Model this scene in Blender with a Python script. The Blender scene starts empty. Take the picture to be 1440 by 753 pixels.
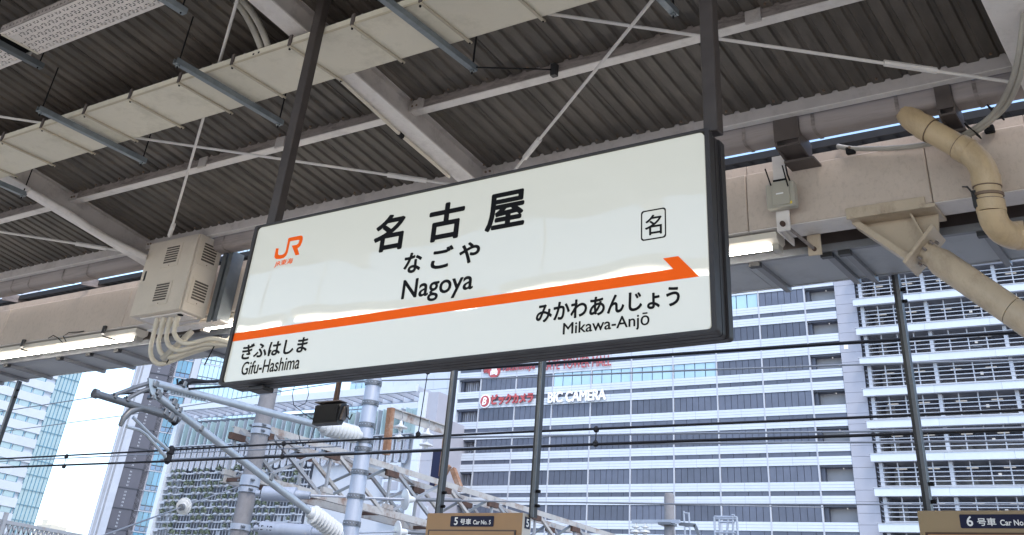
import bpy, math, random
from mathutils import Vector, Matrix
random.seed(7)
rad = math.radians
sc = bpy.context.scene
col = sc.collection

# ------------------------------------------------------------------ camera
IMW, IMH = 1440.0, 753.0
FPX, CX, CY = 1414.5, 720.0, -40.42          # the picture is the lower part of a taller frame
CAM = Vector((0, 0, 1.6))
ROT = Matrix.Rotation(rad(37.724), 3, 'Z') @ Matrix.Rotation(rad(125.360), 3, 'X') @ Matrix.Rotation(rad(5.761), 3, 'Z')
cd = bpy.data.cameras.new('camera')
cam = bpy.data.objects.new('camera', cd)
col.objects.link(cam)
cam.matrix_world = Matrix.Translation(CAM) @ ROT.to_4x4()
cd.sensor_fit = 'HORIZONTAL'
cd.sensor_width = 36.0
cd.lens = 36.0 * FPX / IMW
cd.shift_x = 0.0
cd.shift_y = -(IMH / 2 - CY) / IMW
cd.clip_start = 0.05
cd.clip_end = 6000
sc.camera = cam

# ------------------------------------------------------------------ light
SUN_EL, SUN_AZ = rad(55), rad(125)      # azimuth from +Y towards +X
w = bpy.data.worlds.new('World')
sc.world = w
w.use_nodes = True
nt = w.node_tree
bg = nt.nodes['Background']
sky = nt.nodes.new('ShaderNodeTexSky')
sky.sky_type = 'NISHITA'
sky.sun_disc = False
sky.sun_elevation = SUN_EL
sky.sun_rotation = SUN_AZ
sky.altitude = 20
sky.air_density = 1.0
sky.dust_density = 1.5
sky.ozone_density = 1.0
nt.links.new(sky.outputs[0], bg.inputs[0])
bg.inputs[1].default_value = 0.15
sd = bpy.data.lights.new('sun', 'SUN')
sd.energy = 0.5
sd.angle = rad(14)
sd.color = (1.0, 0.95, 0.88)
sun = bpy.data.objects.new('sun', sd)
col.objects.link(sun)
sun.rotation_euler = Vector((math.sin(SUN_AZ)*math.cos(SUN_EL), math.cos(SUN_AZ)*math.cos(SUN_EL), math.sin(SUN_EL))).to_track_quat('Z', 'Y').to_euler()
sun.location = (20, 10, 60)
sc.view_settings.view_transform = 'Standard'
sc.view_settings.look = 'None'
sc.view_settings.gamma = 1.0
sc.view_settings.exposure = 1.68
sc.view_settings.use_curve_mapping = False
sc.cycles.max_bounces = 8
sc.cycles.diffuse_bounces = 5
sc.cycles.use_denoising = True

# ------------------------------------------------------------------ layout helpers
def ray(x, y):
    return ROT @ Vector(((x - CX) / FPX, -(y - CY) / FPX, -1.0))
def P(x, y, Y):
    d = ray(x, y); return CAM + d * ((Y - CAM.y) / d.y)
def PX(x, y, X):
    d = ray(x, y); return CAM + d * ((X - CAM.x) / d.x)
def PZ(x, y, Zv):
    d = ray(x, y); return CAM + d * ((Zv - CAM.z) / d.z)
SL = 0.1302                                  # the roof falls outwards, 7.4 degrees
def roofz(Y): return 4.942 + SL * (5.85 - Y)
def PR(x, y, off):
    d = ray(x, y); t = (roofz(0) - off - CAM.z) / (d.z + SL * d.y); return CAM + d * t

# ------------------------------------------------------------------ mesh helpers
ORG = {}
def setp(o, label=None, cat=None, group=None, kind=None):
    if label: o['label'] = label
    if cat: o['category'] = cat
    if group: o['group'] = group
    if kind: o['kind'] = kind
    return o
def thing(name, label, cat, loc=(0, 0, 0), group=None):
    o = bpy.data.objects.new(name, None)
    o.empty_display_size = 0.2
    o.location = loc
    col.objects.link(o)
    ORG[o.name] = Vector(loc)
    return setp(o, label, cat, group)

class MB:
    def __init__(s): s.v = []; s.f = []
    def add(s, vs, fs):
        n = len(s.v); s.v += [Vector(a) for a in vs]; s.f += [tuple(i + n for i in f) for f in fs]; return s
    def box(s, a, b, c=0.0):
        x0, y0, z0 = a; x1, y1, z1 = b
        if c <= 0:
            return s.add([(x0,y0,z0),(x1,y0,z0),(x1,y1,z0),(x0,y1,z0),(x0,y0,z1),(x1,y0,z1),(x1,y1,z1),(x0,y1,z1)],
                  [(0,3,2,1),(4,5,6,7),(0,1,5,4),(1,2,6,5),(2,3,7,6),(3,0,4,7)])
        ce = (Vector(a) + Vector(b)) / 2; h = (Vector(b) - Vector(a)) / 2
        return s.cbox(ce, Vector((1,0,0)), Vector((0,1,0)), Vector((0,0,1)), h.x, h.y, h.z, c)
    def cbox(s, ce, ax, ay, az, hx, hy, hz, c=0.0):
        """oriented box, half sizes, optional chamfer"""
        if c <= 0:
            vs = [ce + ax*(hx*i) + ay*(hy*j) + az*(hz*k) for k in (-1,1) for j in (-1,1) for i in (-1,1)]
            return s.add(vs, [(0,2,3,1),(4,5,7,6),(0,1,5,4),(1,3,7,5),(3,2,6,7),(2,0,4,6)])
        c = min(c, hx*.49, hy*.49, hz*.49)
        vs = []; idx = {}
        for i in (-1,1):
            for j in (-1,1):
                for k in (-1,1):
                    for m in range(3):
                        h = [hx-c, hy-c, hz-c]; h[m] += c
                        idx[(i,j,k,m)] = len(vs)
                        vs.append(ce + ax*(h[0]*i) + ay*(h[1]*j) + az*(h[2]*k))
        fs = []
        for sgn in (-1,1):
            o = lambda t: t if sgn > 0 else t[::-1]
            fs.append(o(tuple(idx[(sgn,j,k,0)] for j,k in ((-1,-1),(1,-1),(1,1),(-1,1)))))
            fs.append(o(tuple(idx[(i,sgn,k,1)] for i,k in ((-1,-1),(-1,1),(1,1),(1,-1)))))
            fs.append(o(tuple(idx[(i,j,sgn,2)] for i,j in ((-1,-1),(1,-1),(1,1),(-1,1)))))
        for a in (-1,1):
            for b in (-1,1):
                fs.append((idx[(a,b,-1,0)], idx[(a,b,-1,1)], idx[(a,b,1,1)], idx[(a,b,1,0)]))
                fs.append((idx[(a,-1,b,0)], idx[(a,1,b,0)], idx[(a,1,b,2)], idx[(a,-1,b,2)]))
                fs.append((idx[(-1,a,b,1)], idx[(1,a,b,1)], idx[(1,a,b,2)], idx[(-1,a,b,2)]))
                for d in (-1,1):
                    fs.append((idx[(a,b,d,0)], idx[(a,b,d,1)], idx[(a,b,d,2)]))
        return s.add(vs, fs)
    def bar(s, p, q, w, h, up=(0,0,1), c=0.0):
        """rectangular bar from p to q: width w sideways, height h along up"""
        p, q = Vector(p), Vector(q); d = (q - p); L = d.length; d.normalize()
        up = Vector(up); sd_ = d.cross(up)
        if sd_.length < 1e-5: sd_ = d.cross(Vector((1,0,0)))
        sd_.normalize(); u = sd_.cross(d)
        return s.cbox((p+q)/2, d, sd_, u, L/2, w/2, h/2, c)
    def tube(s, p, q, r, n=10, r2=None, cap=True):
        return s.path([p, q], r, n, cap, r2)
    def path(s, pts, r, n=10, cap=True, r2=None):
        pts = [Vector(p) for p in pts]; m = len(pts); n0 = len(s.v)
        t0 = (pts[1]-pts[0]).normalized()
        a = t0.cross(Vector((0,0,1)))
        if a.length < 1e-4: a = t0.cross(Vector((1,0,0)))
        a.normalize()
        for i, p in enumerate(pts):
            if i == 0: t = (pts[1]-p)
            elif i == m-1: t = (p-pts[i-1])
            else: t = (pts[i+1]-p).normalized() + (p-pts[i-1]).normalized()
            t.normalize()
            a = (a - t*a.dot(t)); a.normalize(); b = t.cross(a)
            rr = r if r2 is None else r + (r2-r)*i/(m-1)
            if isinstance(r, (list, tuple)): rr = r[i]
            for k in range(n):
                an = 2*math.pi*k/n
                s.v.append(p + a*(rr*math.cos(an)) + b*(rr*math.sin(an)))
        for i in range(m-1):
            for k in range(n):
                k2 = (k+1) % n
                s.f.append((n0+i*n+k, n0+i*n+k2, n0+(i+1)*n+k2, n0+(i+1)*n+k))
        if cap:
            s.f.append(tuple(n0+k for k in range(n))[::-1])
            s.f.append(tuple(n0+(m-1)*n+k for k in range(n)))
        return s
    def lathe(s, p, ax, prof, n=14):
        """prof: list of (distance along ax, radius)"""
        p = Vector(p); ax = Vector(ax).normalized()
        return s.path([p + ax*t for t, _ in prof], [max(r, 1e-4) for _, r in prof], n) if True else s
    def prism(s, poly, d):
        """closed polygon of 3D points pushed along d"""
        poly = [Vector(a) for a in poly]; d = Vector(d); n = len(poly)
        nrm = Vector((0,0,0))
        for i in range(n): nrm += (poly[i]).cross(poly[(i+1) % n])
        if nrm.dot(d) > 0: poly = poly[::-1]
        vs = poly + [a + d for a in poly]
        fs = [tuple(range(n)), tuple(range(2*n-1, n-1, -1))]
        fs += [((i+1) % n, i, n+i, n+(i+1) % n) for i in range(n)]
        return s.add(vs, fs)
    def mesh(s, name, mat, org=Vector((0,0,0)), smooth=False):
        me = bpy.data.meshes.new(name)
        me.from_pydata([tuple(a - org) for a in s.v], [], s.f)
        me.update()
        if mat is not None: me.materials.append(M[mat] if isinstance(mat, str) else mat)
        if smooth:
            me.polygons.foreach_set('use_smooth', [True]*len(me.polygons))
            me.set_sharp_from_angle(angle=rad(38))
        return me
    def build(s, name, mat, parent=None, smooth=False, **kw):
        org = ORG[parent.name] if parent else Vector((0,0,0))
        o = bpy.data.objects.new(name, s.mesh(name, mat, org, smooth))
        col.objects.link(o)
        if parent: o.parent = parent
        ORG[o.name] = org.copy()
        return setp(o, **kw)
def inst(name, me, parent, loc, **kw):
    o = bpy.data.objects.new(name, me)
    col.objects.link(o)
    org = ORG[parent.name] if parent else Vector((0,0,0))
    o.parent = parent
    o.location = Vector(loc) - org
    ORG[o.name] = Vector(loc)
    return setp(o, **kw)
def boxpart(name, a, b, mat, parent, c=0.0, **kw):
    a2 = [min(i, j) for i, j in zip(a, b)]; b2 = [max(i, j) for i, j in zip(a, b)]
    return MB().box(a2, b2, c).build(name, mat, parent, **kw)

# ------------------------------------------------------------------ materials
M = {}
def mat(name, c, rough=0.6, metal=0.0, var=0.15, scale=6.0, bump=0.0, bscale=60.0, dirt=None, dirt_amt=0.0, dscale=3.0, stretch=(1,1,1), spec=0.5, coat=0.0, emit=None, es=0.0, trans=0.0, alpha=1.0, rnd=0.0):
    m = bpy.data.materials.new(name); m.use_nodes = True
    t = m.node_tree; N = t.nodes; L = t.links; b = N['Principled BSDF']
    b.inputs['Roughness'].default_value = rough
    b.inputs['Metallic'].default_value = metal
    b.inputs['Specular IOR Level'].default_value = spec
    b.inputs['Coat Weight'].default_value = coat
    b.inputs['Coat Roughness'].default_value = 0.04
    b.inputs['Transmission Weight'].default_value = trans
    b.inputs['Alpha'].default_value = alpha
    b.inputs['Base Color'].default_value = (*c, 1)
    if var > 0 or dirt:
        tc = N.new('ShaderNodeTexCoord'); mp = N.new('ShaderNodeMapping')
        geo = N.new('ShaderNodeNewGeometry')
        L.new(geo.outputs['Position'], mp.inputs['Vector'])
        mp.inputs['Scale'].default_value = stretch
        no = N.new('ShaderNodeTexNoise'); no.inputs['Scale'].default_value = scale; no.inputs['Detail'].default_value = 6; no.inputs['Roughness'].default_value = 0.65
        L.new(mp.outputs[0], no.inputs['Vector'])
        mr = N.new('ShaderNodeMapRange'); mr.inputs[1].default_value = 0.3; mr.inputs[2].default_value = 0.7
        mr.inputs[3].default_value = 1 - var; mr.inputs[4].default_value = 1 + var
        L.new(no.outputs[0], mr.inputs[0])
        mx = N.new('ShaderNodeMix'); mx.data_type = 'RGBA'; mx.blend_type = 'MULTIPLY'; mx.inputs[0].default_value = 1
        mx.inputs[6].default_value = (*c, 1)
        L.new(mr.outputs[0], mx.inputs[7])
        last = mx.outputs[2]
        if rnd > 0:
            oi = N.new('ShaderNodeObjectInfo'); ro = N.new('ShaderNodeMapRange')
            ro.inputs[3].default_value = 1 - rnd; ro.inputs[4].default_value = 1 + rnd
            L.new(oi.outputs['Random'], ro.inputs[0])
            mo = N.new('ShaderNodeMix'); mo.data_type = 'RGBA'; mo.blend_type = 'MULTIPLY'; mo.inputs[0].default_value = 1
            L.new(last, mo.inputs[6]); L.new(ro.outputs[0], mo.inputs[7]); last = mo.outputs[2]
        if dirt:
            n2 = N.new('ShaderNodeTexNoise'); n2.inputs['Scale'].default_value = dscale; n2.inputs['Detail'].default_value = 9; n2.inputs['Roughness'].default_value = 0.75
            L.new(mp.outputs[0], n2.inputs['Vector'])
            r2 = N.new('ShaderNodeMapRange'); r2.inputs[1].default_value = 0.5; r2.inputs[2].default_value = 0.68
            r2.inputs[4].default_value = dirt_amt
            L.new(n2.outputs[0], r2.inputs[0])
            m2 = N.new('ShaderNodeMix'); m2.data_type = 'RGBA'
            L.new(r2.outputs[0], m2.inputs[0]); L.new(last, m2.inputs[6]); m2.inputs[7].default_value = (*dirt, 1)
            last = m2.outputs[2]
        L.new(last, b.inputs['Base Color'])
        rr = N.new('ShaderNodeMapRange'); rr.inputs[1].default_value = 0.3; rr.inputs[2].default_value = 0.7
        rr.inputs[3].default_value = max(0.03, rough - 0.08); rr.inputs[4].default_value = min(1, rough + 0.08)
        L.new(no.outputs[0], rr.inputs[0]); L.new(rr.outputs[0], b.inputs['Roughness'])
        if bump > 0:
            n3 = N.new('ShaderNodeTexNoise'); n3.inputs['Scale'].default_value = bscale; n3.inputs['Detail'].default_value = 4
            L.new(geo.outputs['Position'], n3.inputs['Vector'])
            bp = N.new('ShaderNodeBump'); bp.inputs['Strength'].default_value = bump; bp.inputs['Distance'].default_value = 0.01
            L.new(n3.outputs[0], bp.inputs['Height']); L.new(bp.outputs[0], b.inputs['Normal'])
    if emit:
        b.inputs['Emission Color'].default_value = (*emit, 1)
        b.inputs['Emission Strength'].default_value = es
    M[name] = m
    return m
mat('asphalt', (.07,.07,.07), .9)
mat('platform', (.56,.49,.40), .6, var=.1)
mat('concrete_slab', (.32,.31,.30), .85)
mat('ballast', (.26,.25,.24), .95, var=.4, scale=20)
mat('rail', (.25,.2,.17), .4, 1)
mat('tactile', (.6,.42,.05), .7)
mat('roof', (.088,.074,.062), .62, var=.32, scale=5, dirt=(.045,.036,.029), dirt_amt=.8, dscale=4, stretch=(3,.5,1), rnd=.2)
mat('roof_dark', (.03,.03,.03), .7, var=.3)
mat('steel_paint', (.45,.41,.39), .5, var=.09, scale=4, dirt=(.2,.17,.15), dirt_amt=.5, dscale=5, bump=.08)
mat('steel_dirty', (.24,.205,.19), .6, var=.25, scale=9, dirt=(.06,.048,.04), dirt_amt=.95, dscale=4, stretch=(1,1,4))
mat('flange_lit', (.66,.62,.59), .5, var=.07, scale=6, dirt=(.36,.32,.29), dirt_amt=.4, dscale=7)  # steel paint made paler: light from below put into the flange colour
mat('cream_beam', (.49,.41,.345), .5, var=.06, scale=3, dirt=(.27,.215,.175), dirt_amt=.4, dscale=30, stretch=(1,1,.7), bump=.05, bscale=30, rnd=.04)
mat('cream_under', (.66,.62,.59), .5, var=.06, scale=5, dirt=(.4,.37,.34), dirt_amt=.4, dscale=9)  # pale cream; on girder underside and wide rafter the brightness is painted-in light
mat('cream_brace', (.47,.385,.285), .45, var=.08, scale=5, dirt=(.24,.17,.115), dirt_amt=.45, dscale=8, stretch=(1,1,.6))
mat('pipe_cream', (.50,.375,.225), .38, var=.08, scale=4, dirt=(.26,.185,.11), dirt_amt=.45, dscale=7, stretch=(1,1,.5))
mat('pipe_grey', (.36,.335,.29), .5, var=.12)
mat('conduit', (.56,.51,.42), .5, var=.1, scale=8)
mat('white_rod', (.62,.59,.56), .45, var=.08)
mat('gutter', (.30,.26,.245), .5, var=.10, scale=3, dirt=(.12,.1,.09), dirt_amt=.6, dscale=2.2, stretch=(.4,1,6))
mat('soffit', (.33,.345,.37), .55, var=.06, scale=3, dirt=(.2,.2,.21), dirt_amt=.4, dscale=3)
mat('soffit_strut', (.17,.175,.19), .5)
mat('taupe', (.085,.068,.062), .55, var=.15)
mat('sign_frame', (.030,.027,.028), .5, .0, var=.2, scale=7, spec=.3)
mat('sign_frame_dark', (.02,.018,.018), .5)
mat('post_brown', (.048,.039,.036), .45, .0, var=.18, scale=9, spec=.35)
mat('tray', (.60,.555,.45), .5, var=.07, scale=3, dirt=(.33,.3,.23), dirt_amt=.5, dscale=3, rnd=.06)
mat('strap', (.4,.35,.26), .5, var=.1)
mat('galv', (.185,.212,.228), .45, .4, var=.18, scale=14)
mat('galv_dark', (.09,.1,.105), .5, .3)
mat('perf', (.64,.59,.55), .5, var=.1, scale=7)
mat('cabinet', (.56,.495,.415), .45, var=.04, scale=3, dirt=(.35,.3,.25), dirt_amt=.25, dscale=5)
mat('cabinet_slot', (.07,.058,.046), .6)
mat('black', (.012,.012,.013), .7, var=0, spec=.15)
mat('c_white', (.36,.39,.44), .5, var=.08, scale=.5, rnd=.08)
mat('c_back', (.12,.13,.16), .6, var=.3, scale=.6)
mat('dark_metal', (.02,.0195,.021), .5, .1)
mat('lamp_body', (.62,.57,.49), .45, var=.06)
mat('tube', (.9,.9,.9), .5, var=0, emit=(1.0,.95,.86), es=12.5)
mat('router', (.38,.355,.295), .5, var=.04)
mat('yellow', (.8,.62,.05), .5, var=0)
mat('white_print', (.8,.8,.8), .5, var=0)
mat('rust', (.065,.036,.026), .85, var=.4, scale=12)
mat('galv_mid', (.125,.14,.15), .5, .3, var=.15, scale=10)
mat('bolt', (.2,.14,.1), .6, .4)
# writing
mat('ink_black', (.008,.008,.009), .5, var=0, spec=.06)
mat('ink_orange', (.60,.08,.005), .5, var=0, spec=.08, emit=(.9,.115,.007), es=.09)
mat('navy', (.014,.016,.045), .5, var=0, spec=.2)
mat('sign_brown', (.36,.21,.10), .5, var=.05)
mat('sign_tan', (.30,.22,.125), .5, var=.05)
mat('sign_cream', (.55,.5,.44), .5, var=.05)
mat('led', (.06,.025,.015), .3, var=0)
mat('red_letter', (.42,.075,.08), .45, var=.03)
mat('white_letter', (.86,.86,.86), .45, var=0)
# catenary
mat('cat_tube', (.34,.37,.39), .4, .45, var=.12)
mat('cat_dark', (.13,.135,.14), .45, .4, var=.15)
mat('wire', (.012,.012,.014), .6, .0, var=0, spec=.2)
mat('wire_grey', (.2,.21,.23), .5, .3, var=0)
mat('porcelain', (.52,.53,.53), .22, var=.04, dirt=(.35,.35,.34), dirt_amt=.3)
mat('mast_white', (.29,.32,.375), .4, .1, var=.08, scale=2, dirt=(.2,.21,.23), dirt_amt=.5, dscale=3, stretch=(1,1,.3))
mat('mast_band', (.12,.13,.145), .5, .2)
mat('pole_concrete', (.19,.185,.19), .9, var=.18, scale=5, dirt=(.11,.105,.105), dirt_amt=.5, bump=.4, bscale=50)
mat('truss', (.34,.33,.315), .6, var=.12, scale=3, dirt=(.15,.075,.04), dirt_amt=.9, dscale=2.2)
mat('truss_grey', (.26,.27,.285), .55, .2, var=.12, dirt=(.17,.1,.06), dirt_amt=.5, dscale=3)
mat('rust_paint', (.22,.11,.058), .8, var=.3, scale=4, dirt=(.33,.29,.25), dirt_amt=.8, dscale=4)
# buildings
mat('b_white', (.55,.595,.65), .5, var=.04, scale=.6, rnd=.03)
mat('b_white2', (.43,.45,.49), .5, var=.04, scale=.5)
mat('b_grey', (.35,.355,.40), .5, var=.05, scale=.6)
mat('b_joint', (.27,.28,.31), .7, var=0)
mat('b_dark', (.095,.108,.145), .42, var=.14, scale=.8, rnd=.2)
mat('b_dark_joint', (.05,.055,.07), .7, var=0)
mat('b_inside', (.34,.355,.41), .8, var=.2, scale=.8)
mat('b_back', (.33,.335,.36), .7, var=.05, scale=.8)
mat('glass_blue', (.36,.52,.61), .08, var=.10, scale=.3, spec=.7, rnd=.06)
mat('glass_teal', (.09,.23,.33), .1, var=.2, scale=.3, spec=.7, rnd=.2)
mat('glass_deep', (.06,.14,.25), .06, var=.2, scale=.4, spec=.9)
mat('glass_pale', (.36,.48,.50), .15, var=.08, scale=.5, spec=.6)
mat('tower_grey', (.066,.067,.085), .5, var=.1, scale=.8, rnd=.08)
mat('mullion', (.45,.48,.52), .4, .1, var=0)
mat('leaf', (.075,.10,.068), .7, var=.4, scale=3)
mat('leaf2', (.11,.14,.10), .7, var=.4, scale=3)
mat('light_strip', (.6,.6,.6), .5, var=0, emit=(1,.98,.95), es=.13)
# the backlit acrylic face: lit from inside, with a hard gloss
def acrylic():
    m = mat('acrylic', (.22,.22,.205), .3, var=0, coat=1.0, emit=(.95,.97,.86), es=.142)
    b = m.node_tree.nodes['Principled BSDF']; b.inputs['Coat Roughness'].default_value = .015
    N = m.node_tree.nodes; L = m.node_tree.links
    geo = N.new('ShaderNodeNewGeometry'); no = N.new('ShaderNodeTexNoise'); no.inputs['Scale'].default_value = .9
    L.new(geo.outputs['Position'], no.inputs['Vector'])
    bp = N.new('ShaderNodeBump'); bp.inputs['Strength'].default_value = .5; bp.inputs['Distance'].default_value = .02
    L.new(no.outputs[0], bp.inputs['Height']); L.new(bp.outputs[0], b.inputs['Coat Normal'])
acrylic()

# ------------------------------------------------------------------ lettering
def text_flat(body, fat=0.0, space=1.0):
    """flat outline mesh of a string; fat thickens the strokes by laying shifted copies on each other"""
    cu = bpy.data.curves.new('lettering', 'FONT')
    cu.body = body; cu.size = 1.0; cu.space_character = space; cu.resolution_u = 4
    ob = bpy.data.objects.new('lettering_tmp', cu); col.objects.link(ob)
    dg = bpy.context.evaluated_depsgraph_get(); dg.update()
    me = bpy.data.meshes.new_from_object(ob.evaluated_get(dg))
    vs = [v.co.copy() for v in me.vertices]; fs = [tuple(p.vertices) for p in me.polygons]
    bpy.data.objects.remove(ob); bpy.data.curves.remove(cu); bpy.data.meshes.remove(me)
    if fat > 0:
        V2, F2 = [], []
        for k in range(8):
            a = math.pi*k/4; n = len(V2)
            V2 += [Vector((v.x + fat*math.cos(a), v.y + fat*math.sin(a), k)) for v in vs]
            F2 += [tuple(i+n for i in f) for f in fs]
        vs, fs = V2, F2
    x0 = min(v.x for v in vs); x1 = max(v.x for v in vs); y0 = min(v.y for v in vs); y1 = max(v.y for v in vs)
    return vs, fs, (x0, x1, y0, y1)
def lettering(name, body, mat_, parent, o, right, up, W, H, fat=0.0, thick=0.0, fit=None, space=1.0, slant=0.0, **kw):
    """letters filling the W x H box whose lower left corner is o; thick pushes the face out of the panel"""
    vs, fs, (x0, x1, y0, y1) = text_flat(body, fat, space)
    right = Vector(right).normalized(); up = Vector(up).normalized(); n = right.cross(up)
    sx = W / (x1 - x0); sy = H / (y1 - y0)
    if fit == 'w': sy = sx
    if fit == 'h': sx = sy
    o = Vector(o); st = max(thick, .001) * .06
    pts = [o + right*((v.x-x0)*sx + slant*(v.y-y0)*sy) + up*((v.y-y0)*sy) + n*(v.z*st) for v in vs]
    mb = MB()
    if thick > 0:
        edges = set()
        for f in fs:
            for i in range(len(f)): edges.add((f[i], f[(i+1) % len(f)]))
        k = len(pts)
        rim = [(a, b) for (a, b) in edges if (b, a) not in edges]
        mb.add([p + n*thick for p in pts] + pts, fs + [(b, a, a + k, b + k) for a, b in rim])
    else:
        mb.add(pts, fs)
    return mb.build(name, mat_, parent, **kw)

# ------------------------------------------------------------------ ground
def structure(name, mb, m, **kw):
    return mb.build(name, m, None, kind='structure', **kw)
structure('ground', MB().box((-900,-900,-1.62), (900,900,-1.6)), 'concrete_slab')
structure('track_bed', MB().box((-300,7.3,-1.6), (300,30,-1.3)), 'ballast')
structure('near_track_bed', MB().box((-300,-9,-1.6), (300,-2.3,-1.3)), 'ballast')
pf = structure('platform', MB().box((-120,-2.3,-1.6), (120,7.3,0)), 'platform')
for y in (6.3, -1.6):
    boxpart('tactile_strip', (-120,y,.0), (120,y+.3,.006), 'tactile', pf)
for i, y in enumerate((8.7, 10.1, 12.9, 14.3, -3.9, -5.3)):
    o = boxpart('rail', (-300,y-.035,-1.3), (300,y+.035,-1.13), 'rail', None)
    setp(o, kind='structure')

# ------------------------------------------------------------------ canopy
PITCH = 0.1146
cano = thing('platform_canopy', 'brown corrugated platform canopy on pinkish grey rafters and purlins above everything', 'canopy', (-4.6, 6.3, 0))
YN = -1.9
def sheet_mesh(n, y0, y1, zf, m, name):
    """n corrugations of a trapezoid sheet that run along Y"""
    mb = MB(); prof = []
    for i in range(n):
        x = i*PITCH
        prof += [(x, .0), (x+.068, 0), (x+.078, .016), (x+.104, .016)]
    prof.append((n*PITCH, 0))
    k = len(prof)
    vs = [(x, y0, zf(y0)+z) for x, z in prof] + [(x, y1, zf(y1)+z) for x, z in prof]
    mb.add(vs, [(i+1, i, k+i, k+i+1) for i in range(k-1)])
    return mb.mesh(name, m)
sm = sheet_mesh(1, YN, 5.93, roofz, 'roof', 'roof_sheet')
NS = 118
for i in range(NS):
    inst('roof_sheet', sm, cano, (-13.2 + i*PITCH, 0, random.uniform(-.003, .003)))
x_r = -13.2 + NS*PITCH
MB().add([(-36,YN,roofz(YN)+.05),(16,YN,roofz(YN)+.05),(16,5.96,roofz(5.96)+.05),(-36,5.96,roofz(5.96)+.05),(-36,YN,roofz(YN)+.09),(16,YN,roofz(YN)+.09),(16,5.96,roofz(5.96)+.09),(-36,5.96,roofz(5.96)+.09)], [(0,3,2,1),(4,5,6,7),(0,1,5,4),(1,2,6,5),(2,3,7,6),(3,0,4,7)]).build('light_blocker', 'roof_dark', cano)  # unseen sheet added above the roof to stop light leaking between sheets
inst('roof_sheeting', sheet_mesh(200, YN, 5.93, roofz, 'roof', 'roof_sheeting'), cano, (-13.2 - 200*PITCH, 0, 0), kind='stuff')
inst('roof_sheeting', sheet_mesh(160, YN, 5.93, roofz, 'roof', 'roof_sheeting'), cano, (x_r, 0, 0), kind='stuff')
# the wing beyond the gutter, seen only through the slot over the girder
def wingz(Y): return 4.80 + .12*(Y - 6.30)
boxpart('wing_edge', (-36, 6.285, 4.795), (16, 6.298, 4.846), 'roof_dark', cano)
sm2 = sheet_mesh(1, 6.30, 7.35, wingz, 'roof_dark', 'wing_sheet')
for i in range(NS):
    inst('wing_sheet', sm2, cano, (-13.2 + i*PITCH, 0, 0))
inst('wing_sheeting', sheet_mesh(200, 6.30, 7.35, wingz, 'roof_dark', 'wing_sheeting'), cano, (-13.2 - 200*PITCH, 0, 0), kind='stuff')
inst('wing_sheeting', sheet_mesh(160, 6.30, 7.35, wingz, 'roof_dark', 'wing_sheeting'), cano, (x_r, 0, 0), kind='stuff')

# rafters: I-sections that follow the fall of the roof
RX = [(-4.625, .155), (-8.785, .155), (-12.93, .155), (-17.1, .155), (-.51, .33), (3.6, .155), (7.8, .155)]
def slope_bar(mb, x0, x1, top, bot, y0=YN, y1=5.96):
    mb.add([(x0,y0,roofz(y0)-top),(x1,y0,roofz(y0)-top),(x1,y1,roofz(y1)-top),(x0,y1,roofz(y1)-top),
            (x0,y0,roofz(y0)-bot),(x1,y0,roofz(y0)-bot),(x1,y1,roofz(y1)-bot),(x0,y1,roofz(y1)-bot)],
           [(0,1,2,3),(7,6,5,4),(0,4,5,1),(1,5,6,2),(2,6,7,3),(3,7,4,0)])
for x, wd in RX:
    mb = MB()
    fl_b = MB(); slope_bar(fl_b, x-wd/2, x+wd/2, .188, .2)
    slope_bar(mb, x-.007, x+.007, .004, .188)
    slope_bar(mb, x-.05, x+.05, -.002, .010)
    ra = mb.build('rafter', 'steel_paint' if wd < .2 else 'cream_under', cano)  # wide rafter: light from below put into its brighter cream
    fl_b.build('flange', 'flange_lit' if wd < .2 else 'cream_under', ra)  # flange colour carries painted light from below
# purlins: channels between the rafters, web towards the camera, bottom flange paler with floor light put into its colour
xs = sorted(x for x, _ in RX)
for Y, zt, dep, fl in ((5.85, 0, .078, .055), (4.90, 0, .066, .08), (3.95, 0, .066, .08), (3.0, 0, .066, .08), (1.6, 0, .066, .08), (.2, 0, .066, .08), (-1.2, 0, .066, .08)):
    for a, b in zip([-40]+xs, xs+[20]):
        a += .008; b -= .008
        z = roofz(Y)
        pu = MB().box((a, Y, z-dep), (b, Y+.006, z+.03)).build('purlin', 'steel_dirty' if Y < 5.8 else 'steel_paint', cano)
        MB().box((a, Y-.001, z-dep-.007), (b, Y+fl, z-dep)).build('flange', 'flange_lit', pu)
# cleats where purlins are bolted, at odd places
for px, py in ((575, 134), (1060, 22), (398, 200), (285, 226)):
    p = PR(px, py, .03); boxpart('cleat', (p.x-.05, 4.884, p.z-.06), (p.x+.05, 4.898, p.z+.03), 'steel_paint', cano)
# bolted plates where purlins meet the rafters
for x, wd in RX[:5]:
    for Y in (4.90, 3.95, 5.85):
        z = roofz(Y) - .075
        for s_ in (-1, 1):
            pl = boxpart('joint_plate', (x+s_*.012, Y-.009, z-.0), (x+s_*.12, Y-.002, z+.062), 'steel_paint', cano)
            for k in (.05, .09):
                MB().tube((x+s_*k, Y-.02, z+.03), (x+s_*k, Y-.008, z+.03), .009, 6).build('bolt', 'bolt', pl)
# hook bolts that hold the sheets down on the purlins
hb = MB().tube((0, 0, -.012), (0, 0, .004), .009, 6).mesh('hook_bolt', 'bolt')
for Y in (4.86, 5.80):
    for i in range(0, NS, 3):
        inst('hook_bolt', hb, cano, (-13.2 + i*PITCH + .033, Y, roofz(Y)))
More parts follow.
